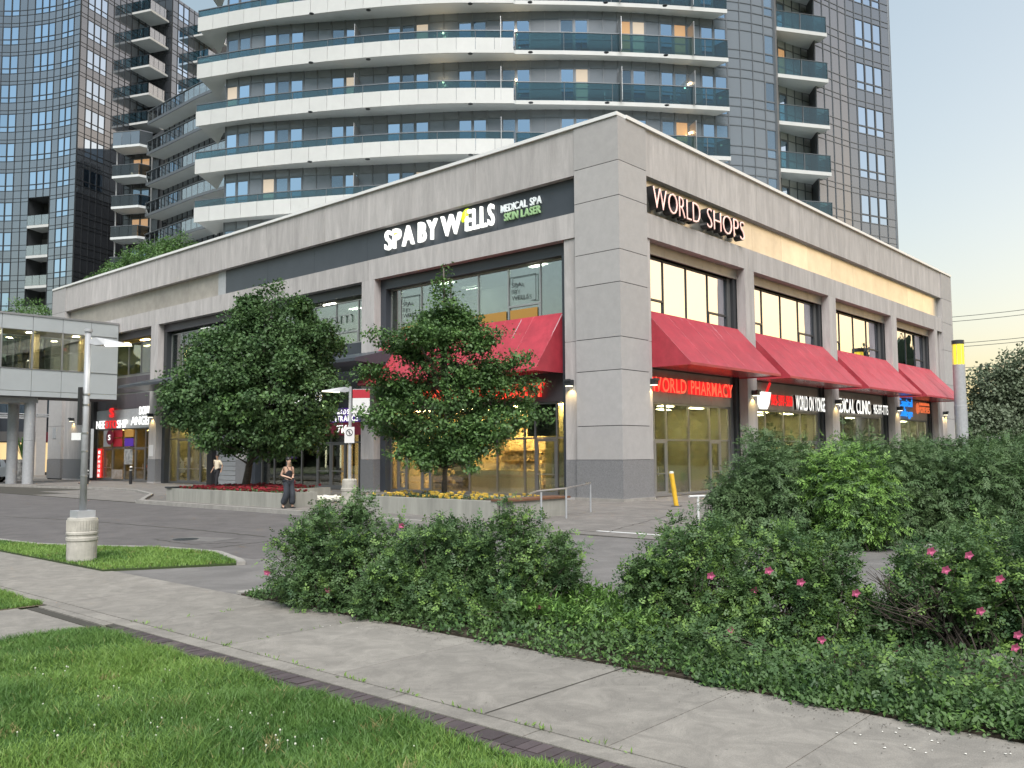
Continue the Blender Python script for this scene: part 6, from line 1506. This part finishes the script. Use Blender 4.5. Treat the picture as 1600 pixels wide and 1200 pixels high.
def lamp_head(parent, h0, hd, sd_, s=1., lens=em_lens, e=25):
    k = MB(); P = []
    for f, w_, zt_, zb_ in ((.04, .045, .06, -.04), (.16, .08, .10, -.07), (.34, .13, .075, -.06), (.62, .14, .02, -.045), (.86, .11, -.02, -.04)):
        c = h0+hd*f*s; P += [c-sd_*w_*s+np.array([0, 0, zb_*s]), c+sd_*w_*s+np.array([0, 0, zb_*s]), c+sd_*w_*s*.7+np.array([0, 0, zt_*s]), c-sd_*w_*s*.7+np.array([0, 0, zt_*s])]
    fs = [(0, 1, 2, 3), (16, 19, 18, 17)]+[(4*i+j, 4*i+4+j, 4*i+4+(j+1) % 4, 4*i+(j+1) % 4) for i in range(4) for j in range(4)]
    k.add(P, fs); k.build('head', galv, parent)
    k = MB(); c0_, c1_ = h0+hd*.34*s+np.array([0, 0, -.075*s]), h0+hd*.88*s+np.array([0, 0, -.052*s]); w_ = .125*s
    k.quad(tuple(c0_-sd_*w_), tuple(c1_-sd_*w_*.85), tuple(c1_+sd_*w_*.85), tuple(c0_+sd_*w_)); k.add([tuple(c0_-sd_*w_+[0, 0, .03]), tuple(c1_-sd_*w_*.85+[0, 0, .03]), tuple(c0_-sd_*w_), tuple(c1_-sd_*w_*.85)], [(0, 1, 3, 2)])
    k.build('lens', lens, parent)
    lampspot('lamp_light', tuple(h0+hd*.6*s-np.array([0, 0, .1*s])), tuple(h0+hd*.6*s-np.array([0, 0, 3])), e, (1, .95, .75), math.radians(140), .1, parent)
lamp_head(lp, h0, hd, sd_, .9, e=3)
MB().box((x-.14, y-.03, 2.62), (x-.08, y+.05, 3.35)).build('conduit', black, lp)
for z in (1.62, 2.1, 2.45, 3.0, 3.2): MB().lathe((x, y, z), [(.071, 0), (.071, .03)], 12).build('band_clamp', steel, lp)
sg_ = thing('sign_panel', 'edge on grey metal sign plate strapped to the near lamp post', 'sign', (x+.1, y-.1, 1.6)); MB().prism([(x+.092, y-.038), (x+.138, y-.057), (x+.25, y+.22), (x+.205, y+.24)], 1.60, 2.55).build('plate', galv, sg_)
sg_ = thing('control_box', 'small white box strapped to the left side of the near lamp post', 'box', (x-.13, y+.13, 2.35)); MB().prism([(x-.06, y+.05), (x-.18, y+.19), (x-.13, y+.23), (x-.01, y+.09)], 2.33, 2.47).build('case', white_paint, sg_)
# second lamp post
x, y = -7.08, 8.49; l2 = thing('street_lamp', 'lamp post between the two trees carrying a no stopping sign and a banner', 'street lamp', (x, y, 0))
MB().lathe((x, y, 0), [(.32, 0), (.33, .5), (.35, .52), (.35, .62), (.32, .64), (.30, .95), (.24, 1.0)], 20).build('base', post_conc, l2)
MB().tube([(x, y, .95), (x, y, 4.75)], .075, 10, .06).build('pole', galv, l2)
lamp_head(l2, np.array([x, y, 4.6]), -hd, sd_, 1.3, em_lens, 14)
t = thing('parking_sign', 'white no stopping sign on the second lamp post', 'traffic sign', (x-.1, y-.1, 2.6)); n_ = np.array([-.75, -.66, 0]); s_ = np.array([.66, -.75, 0]); c = np.array([x, y, 2.85])+n_*.1
k = MB(); q = [c-s_*.2, c+s_*.2]; k.prism([tuple(q[0][:2]), tuple(q[1][:2]), tuple((q[1]+n_*.02)[:2]), tuple((q[0]+n_*.02)[:2])], 2.45, 3.1); k.build('plate', sign_white, t)
k = MB(); rg = [(c+n_*.03+s_*math.cos(a)*r+np.array([0, 0, math.sin(a)*r+.02])) for a in np.linspace(0, 6.283, 20, endpoint=False) for r in (.14, .115)]
k.add([tuple(p) for p in rg], [(2*i, 2*i+1, (2*i+3) % 40, (2*i+2) % 40) for i in range(20)]); e = .012
p0 = c+n_*.03-s_*.09+np.array([0, 0, .11]); p1 = c+n_*.03+s_*.09+np.array([0, 0, -.07]); k.tube([tuple(p0), tuple(p1)], .012, 4); k.tube([tuple(c+n_*.03+np.array([0, 0, -.06])), tuple(c+n_*.03+np.array([0, 0, .1]))], .014, 4); k.build('symbol', black, t)
t = thing('banner', 'red and white banner hanging from the second lamp post', 'banner', (x+.4, y-.4, 3.6)); a_ = np.array([x, y, 0])+s_*.1; b_ = np.array([x, y, 0])+s_*.8
for z0, z1, m in ((4.28, 4.62, sign_red), (3.55, 4.275, sign_white)): MB().prism([tuple(a_[:2]), tuple(b_[:2]), tuple((b_+n_*.02)[:2]), tuple((a_+n_*.02)[:2])], z0, z1).build('cloth', m, t)
MB().tube([tuple(a_[:2])+(4.63,), tuple(b_[:2])+(4.63,)], .015, 5).build('arm', galv, t)
# handrails
def handrail(label, P, posts, m=steel, h=.95, r=.028, flat=True):
    t = thing('handrail', label, 'handrail', tuple(P[0][:2])+(0,)); k = MB(); k.tube([tuple(p) for p in P], r, 8); k.build('rail', m, t)
    for p in posts: MB().tube([(p[0], p[1], 0), p], .03, 8).build('post', galv if m is steel else m, t)
    return t
def rz(px, py, z): p = G(px, py); return (p[0], p[1], z)
a = rz(840, 816, .9); b = rz(885, 811, .93); c = rz(923, 801, .98)
handrail('sloping steel handrail between the yellow flower planter and the corner pier', [rz(826, 821, .87), a, b, c, (c[0]+.25, c[1]+.35, .98)], [rz(846, 817, .88), b, c])
a = rz(1092, 835, .93); handrail('short white post of the handrail half hidden by the shrubs', [(a[0]-.25, a[1]+.1, .93), a, (a[0]+1.0, a[1]-.5, .93), (a[0]+2.6, a[1]-1.6, .93)], [a, (a[0]+2.4, a[1]-1.5, .93)], white_paint)
# yellow bollard, leaning
p = G(1057, 792); t = thing('bollard', 'leaning yellow bollard with a white top in front of the corner pier', 'bollard', (p[0], p[1], .02)); lean = np.array([-.66, .75, 0])*.16
MB().tube([(p[0], p[1], .02), (p[0]+lean[0], p[1]+lean[1], 1.22)], .085, 12).build('post', yellow_p, t, smooth=False)
q = (p[0]+lean[0], p[1]+lean[1], 1.22); MB().tube([q, (q[0], q[1], 1.27), (q[0], q[1], 1.30)], [.085, .085, .05], 12).build('cap', white_paint, t)
k = MB().lathe((p[0], p[1], .0), [(.2, .022), (.2, .045), (.1, .05)], 14); k.build('base_plate', frame_dark, t)
for (px, py, h, lab) in ((204, 757, 1.15, 'thin black bollard in front of the shop posters'), (136, 757, .9, 'short black bollard behind the near lamp post')):
    p = G(px, py); p[0] = min(p[0], -.6); t = thing('bollard', lab, 'bollard', (p[0], p[1], 0)); MB().tube([(p[0], p[1], 0), (p[0], p[1], h)], .1, 10).build('post', black, t); MB().lathe((p[0], p[1], h), [(.1, 0), (.1, .05), (.05, .1)], 10).build('cap', white_paint, t); MB().lathe((p[0], p[1], h-.2), [(.103, 0), (.103, .05)], 10).build('band', white_paint, t)
# palm in a pot at the far pier
p = np.array([-2.2, 57.5, 0]); t = thing('potted_palm', 'spiky palm in a tall dark pot beside the end pier', 'plant', tuple(p)); MB().lathe(tuple(p), [(.45, 0), (.7, 1.6), (.72, 1.7)], 14).build('pot', photo_dark, t)
k = MB()
for i in range(60):
    a = R.uniform(0, 6.28); l = R.uniform(1.2, 2.1); q = R.uniform(.3, 1.2); c0_ = np.array([p[0], p[1], 1.7]); m1 = c0_+np.array([math.cos(a)*q*.5, math.sin(a)*q*.5, l*.85]); e_ = c0_+np.array([math.cos(a)*q*1.2, math.sin(a)*q*1.2, l*.8]); s1 = np.array([-math.sin(a), math.cos(a), 0])*.05
    k.quad(tuple(c0_), tuple(m1+s1), tuple(e_), tuple(m1-s1))
k.build('fronds', leaf_maple, t)

# ------------------------------------------------------------------ people
def skin_obj(name, J, E, m, parent, sub=2, root=0):
    "J: list of (x,y,z,r[,r2]); E: edges. One continuous skinned body, applied to a plain mesh"
    me = bpy.data.meshes.new(name); me.from_pydata([j[:3] for j in J], E, []); o = bpy.data.objects.new(name, me); col.objects.link(o)
    md = o.modifiers.new('Skin', 'SKIN'); md.use_smooth_shade = True; ss = o.modifiers.new('Sub', 'SUBSURF'); ss.levels = sub; ss.render_levels = sub
    sv_ = me.skin_vertices[0].data
    for i, j in enumerate(J): sv_[i].radius = (j[3], j[4] if len(j) > 4 else j[3]); sv_[i].use_root = (i == root)
    dg = bpy.context.evaluated_depsgraph_get(); m2 = bpy.data.meshes.new_from_object(o.evaluated_get(dg)); bpy.data.objects.remove(o); bpy.data.meshes.remove(me)
    m2.materials.clear(); m2.materials.append(m); o = bpy.data.objects.new(name, m2); col.objects.link(o); o.parent = parent; return o
def person(label, loc, rz_, s, pose, skn, top, trou, hairm=hair_m, sleeves=.5, wide=False, tank=False, bag=False):
    """x forward, y left. pose: dict of joint offsets"""
    t = thing('person', label, 'person', loc); t.rotation_euler = (0, 0, rz_); t.scale = (s, s, s)
    g = pose.get
    pel = (0, 0, .95); hipL = (0, .09, .92); hipR = (0, -.09, .92)
    kL, kR = g('kL', (.03, .10, .50)), g('kR', (.03, -.10, .50)); aL, aR = g('aL', (0, .10, .09)), g('aR', (0, -.10, .09))
    tL, tR = (aL[0]+.14, aL[1]+.02, max(.035, aL[2]-.055)), (aR[0]+.14, aR[1]-.02, max(.035, aR[2]-.055))
    shL, shR = (0, .17, 1.42), (0, -.17, 1.42); eL, eR = g('eL', (0, .22, 1.14)), g('eR', (0, -.22, 1.14)); wL, wR = g('wL', (.04, .21, .90)), g('wR', (.04, -.21, .90))
    hl = np.array(wL)-np.array(eL); hl = hl/np.linalg.norm(hl); hr = np.array(wR)-np.array(eR); hr = hr/np.linalg.norm(hr)
    hndL = tuple(np.array(wL)+hl*.08); hndR = tuple(np.array(wR)+hr*.08)
    hx = g('hx', .02); hy = g('hy', 0)
    J = [(*pel, .12, .14), (0, 0, 1.08, .105, .125), (0, 0, 1.22, .11, .14), (0, 0, 1.36, .10, .15), (0, 0, 1.46, .055, .06), (hx*.5, hy*.5, 1.53, .048), (hx, hy, 1.60, .075, .068), (hx, hy, 1.68, .088, .075), (hx-.01, hy, 1.74, .065, .06),
         (*hipL, .095), (*kL, .062), (*aL, .042), (*tL, .035), (*hipR, .095), (*kR, .062), (*aR, .042), (*tR, .035),
         (*shL, .058), (*eL, .040), (*wL, .028), (*hndL, .030), (*shR, .058), (*eR, .040), (*wR, .028), (*hndR, .030), (hx+.10, hy, 1.645, .018), (hx+.085, hy, 1.60, .03)]
    E = [(0, 1), (1, 2), (2, 3), (3, 4), (4, 5), (5, 6), (6, 7), (7, 8), (0, 9), (9, 10), (10, 11), (11, 12), (0, 13), (13, 14), (14, 15), (15, 16), (3, 17), (17, 18), (18, 19), (19, 20), (3, 21), (21, 22), (22, 23), (23, 24)]
    # fingers and thumb: short chains rooted in the palm
    for hnd, h_, sg in ((20, hl, 1), (24, hr, -1)):
        side = np.cross(h_, [0, 0, 1.]); side = side/(np.linalg.norm(side) or 1)
        for q, ln in ((-.024, .062), (-.008, .075), (.008, .07), (.024, .055)):
            b0 = np.array(J[hnd][:3]); a1 = b0+side*q+h_*.03; a2 = b0+side*q*1.1+h_*ln+np.array([.01, 0, -.015]); n0 = len(J); J += [(*a1, .010), (*a2, .008)]; E += [(hnd, n0), (n0, n0+1)]
        n0 = len(J); b0 = np.array(J[hnd][:3]); a1 = b0-side*.03*sg+h_*.0; a2 = a1-side*.018*sg+h_*.035; J += [(*a1, .011), (*a2, .009)]; E += [(hnd, n0), (n0, n0+1)]
    body = skin_obj('body', J[:25]+J[27:], [(a if a < 25 else a-2, b if b < 25 else b-2) for a, b in E], skn, t)
    fc = MB(); fc.add([(hx+.075, hy-.013, 1.655), (hx+.075, hy+.013, 1.655), (hx+.108, hy, 1.645), (hx+.078, hy, 1.69)], [(0, 2, 3), (2, 1, 3), (0, 1, 2)])
    for sg in (-1, 1): fc.ball((hx, hy+sg*.082, 1.665), (.02, .01, .03), 6, 5)
    fc.build('nose_and_ears', skn, t, local=True)
    ey = MB()
    for sg in (-1, 1): ey.ball((hx+.078, hy+sg*.03, 1.68), (.008, .013, .007), 6, 4)
    ey.ball((hx+.086, hy, 1.608), (.006, .022, .005), 6, 4)
    ey.build('eyes_and_mouth', hairm, t, local=True)
    # hair
    hh_ = MB(); hh_.ball((hx-.025, hy, 1.715), (.098, .092, .095), 12, 8)
    if g('bun'): hh_.ball((hx-.11, hy, 1.74), (.05, .05, .05), 8, 6)
    if g('long'): hh_.ball((hx-.085, hy, 1.60), (.05, .085, .13), 8, 6)
    hh_.build('hair', hairm, t, smooth=True, local=True)
    # top
    e = .018
    if tank:
        Jt = [(0, 0, .96, .135, .15), (0, 0, 1.08, .12, .14), (0, 0, 1.22, .125, .155), (0, 0, 1.37, .118, .15)]; Et = [(0, 1), (1, 2), (2, 3)]
    else:
        mid = lambda a, b, f: tuple(np.array(a)*(1-f)+np.array(b)*f)
        Jt = [(0, 0, .90, .15, .17), (0, 0, 1.08, .13, .15), (0, 0, 1.22, .13, .165), (0, 0, 1.37, .12, .165), (0, 0, 1.46, .075, .085), (*shL, .078), (*mid(shL, eL, .9), .062), (*shR, .078), (*mid(shR, eR, .9), .062)]; Et = [(0, 1), (1, 2), (2, 3), (3, 4), (3, 5), (5, 6), (3, 7), (7, 8)]
    skin_obj('top', Jt, Et, top, t)
    if tank:
        k = MB()
        for sg in (-1, 1): k.tube([(.10, sg*.07, 1.36), (.03, sg*.09, 1.475), (-.09, sg*.07, 1.38)], .012, 5)
        k.build('strap', top, t, local=True)
    wl_r = .13 if wide else .085; kn = .115 if wide else .08
    Jp = [(0, 0, .97, .125, .15), (*hipL, .115), (*kL, kn), (aL[0], aL[1], aL[2]+.04, wl_r), (*hipR, .115), (*kR, kn), (aR[0], aR[1], aR[2]+.04, wl_r)]
    skin_obj('trousers', Jp, [(0, 1), (1, 2), (2, 3), (0, 4), (4, 5), (5, 6)], trou, t)
    for a in (aL, aR):
        sh = MB(); sh.ball((a[0]+.06, a[1], max(.04, a[2]-.045)), (.14, .05, .045), 10, 6); sh.build('shoe', black, t, smooth=True, local=True)
    return t
def face(px_dir): return 0
toR = math.atan2(-.75, .66)     # facing reader's right
toL = toR+math.pi; toCam = math.atan2(-.66, -.75)
w = G(450, 795)
person('woman in black tank top and wide dark jeans walking past the planters', (w[0], w[1], .0), toCam+.9, 1.06, dict(kL=(.10, .11, .51), aL=(.02, .15, .09), kR=(.06, -.10, .50), aR=(-.12, -.14, .10), eR=(-.10, -.24, 1.17), wR=(.12, -.12, 1.10), eL=(-.05, .24, 1.17), wL=(.14, .08, 1.12), hx=.04, bun=1, hy=-.02), skin_m, cloth_black, denim, wide=True, tank=True)
t = thing('shoulder_bag', 'dark maroon bag at the hip of the woman in black', 'bag', (w[0]+.25, w[1]+.1, .85)); MB().ball((w[0]+.22, w[1]+.08, .98), (.13, .13, .12), 10, 7).build('bag', sign_maroon, t, smooth=True)
m_ = PXm = CAM+ray(339, 757)*((-1.6-CAM[0])/ray(339, 757)[0])
person('man in a cream shirt and dark trousers walking past the grey shutter', (m_[0], m_[1], .02), toCam-.5, 1.12, dict(kL=(.12, .10, .50), aL=(.16, .10, .09), kR=(-.02, -.10, .50), aR=(-.12, -.10, .12), eL=(-.10, .28, 1.16), wL=(.02, .33, .95), eR=(-.06, -.26, 1.15), wR=(.10, -.27, .93)), skin_t, cloth_cream, cloth_black)
a = at(131, 757, 62); person('person in a white shirt and navy shorts walking behind the bridge columns', (a[0], a[1], 0), toL, 1.2, dict(kL=(.12, .10, .50), aL=(.1, .10, .09), kR=(0, -.10, .50), aR=(-.14, -.10, .12)), skin_t, cloth_white, cloth_navy)
a = at(52, 765, 66); bpy_p = person('person in dark clothes standing in front of the potted palm', (-3.6, 56.0, 0), toCam, 1.0, dict(), skin_t, cloth_black, cloth_black)

# ------------------------------------------------------------------ parked car at the left edge
def car(label, loc, rz_):
    t = thing('parked_car', label, 'car', loc); t.rotation_euler = (0, 0, rz_)
    k = MB(); W = .9
    prof = [(-2.3, .45), (-2.35, .95), (-2.2, 1.15), (-1.95, 1.72), (.5, 1.78), (1.15, 1.2), (2.15, 1.02), (2.35, .8), (2.3, .42)]
    n = len(prof); k.add([(a, -W*(.86 if b > 1.3 else 1), b) for a, b in prof]+[(a, W*(.86 if b > 1.3 else 1), b) for a, b in prof], [tuple(range(n)), tuple(range(n, 2*n))[::-1]]+[(i, n+i, n+(i+1) % n, (i+1) % n) for i in range(n)]); k.build('body', car_white, t, local=True)
    for sg in (-1, 1):
        for a, b in ((-1.8, -.7), (-.6, .5)): MB().add([(a, sg*.905, 1.2), (b, sg*.905, 1.2), (b-.02, sg*.80, 1.66), (a+.1, sg*.80, 1.66)], [(0, 1, 2, 3)]).build('side_window', black, t, local=True)
        MB().box((-2.37, sg*.55, .85), (-2.3, sg*.88, 1.1)).build('tail_light', em_red, t, local=True)
        MB().box((2.25, sg*.5, .7), (2.38, sg*.85, .88)).build('headlight', sign_white, t, local=True)
        for xx in (-1.45, 1.4):
            q = bpy.data.objects.new('wheel', None); col.objects.link(q); q.parent = t; q.location = (xx, sg*.82, .36)
            w1 = MB().tube([(0, -.12, 0), (0, .12, 0)], .36, 20).build('tyre', rubber, q, local=True); MB().tube([(0, -.125, 0), (0, .125, 0)], .22, 12).build('rim', steel, q, local=True)
    MB().add([(-2.19, -.72, 1.18), (-2.19, .72, 1.18), (-1.98, .66, 1.66), (-1.98, -.66, 1.66)], [(0, 1, 2, 3)]).build('rear_window', black, t, local=True)
    MB().add([(1.14, -.74, 1.22), (1.14, .74, 1.22), (.56, .68, 1.74), (.56, -.68, 1.74)], [(0, 3, 2, 1)]).build('windscreen', black, t, local=True)
    MB().box((-2.4, -.3, .5), (-2.36, .3, .65)).build('number_plate', sign_white, t, local=True); MB().box((-2.38, -.88, .4), (-2.28, .88, .6)).build('bumper', black, t, local=True)
a = at(-38, 758, 66); car('white parked car with its rear end just inside the left edge below the skybridge', (a[0], a[1], 0), math.radians(150))

# ------------------------------------------------------------------ sky-facing surroundings seen only in reflections and at the horizon
def treeline(name, label, a0, a1, r0, h, n, lsz):
    ang = NR.uniform(a0, a1, n); rr = NR.uniform(r0, r0*1.18, n); hz = h*(.75+.25*np.sin(ang*31)*np.cos(ang*17))
    P = np.stack([CAM[0]+rr*np.cos(ang), CAM[1]+rr*np.sin(ang), NR.uniform(0, 1, n)*hz], 1); T = rand_dirs(n); Nn = unit(np.cross(T, rand_dirs(n))); s = NR.uniform(lsz*.6, lsz*1.3, n)
    return tag(link(name, leaf_mesh(name, P, T, Nn, s, s*.8, leaf_hazed if name == 'distant_trees' else leaf_dark)), label, 'trees', kind='stuff')
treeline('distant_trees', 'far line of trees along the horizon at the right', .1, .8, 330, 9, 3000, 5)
treeline('reflected_trees', 'unseen ring of trees around the junction, added to darken the glass reflections', 1.25, 6.40, 110, 15, 60000, 3.2)  # unseen ring, made dense to keep bright sky out of the shop glass
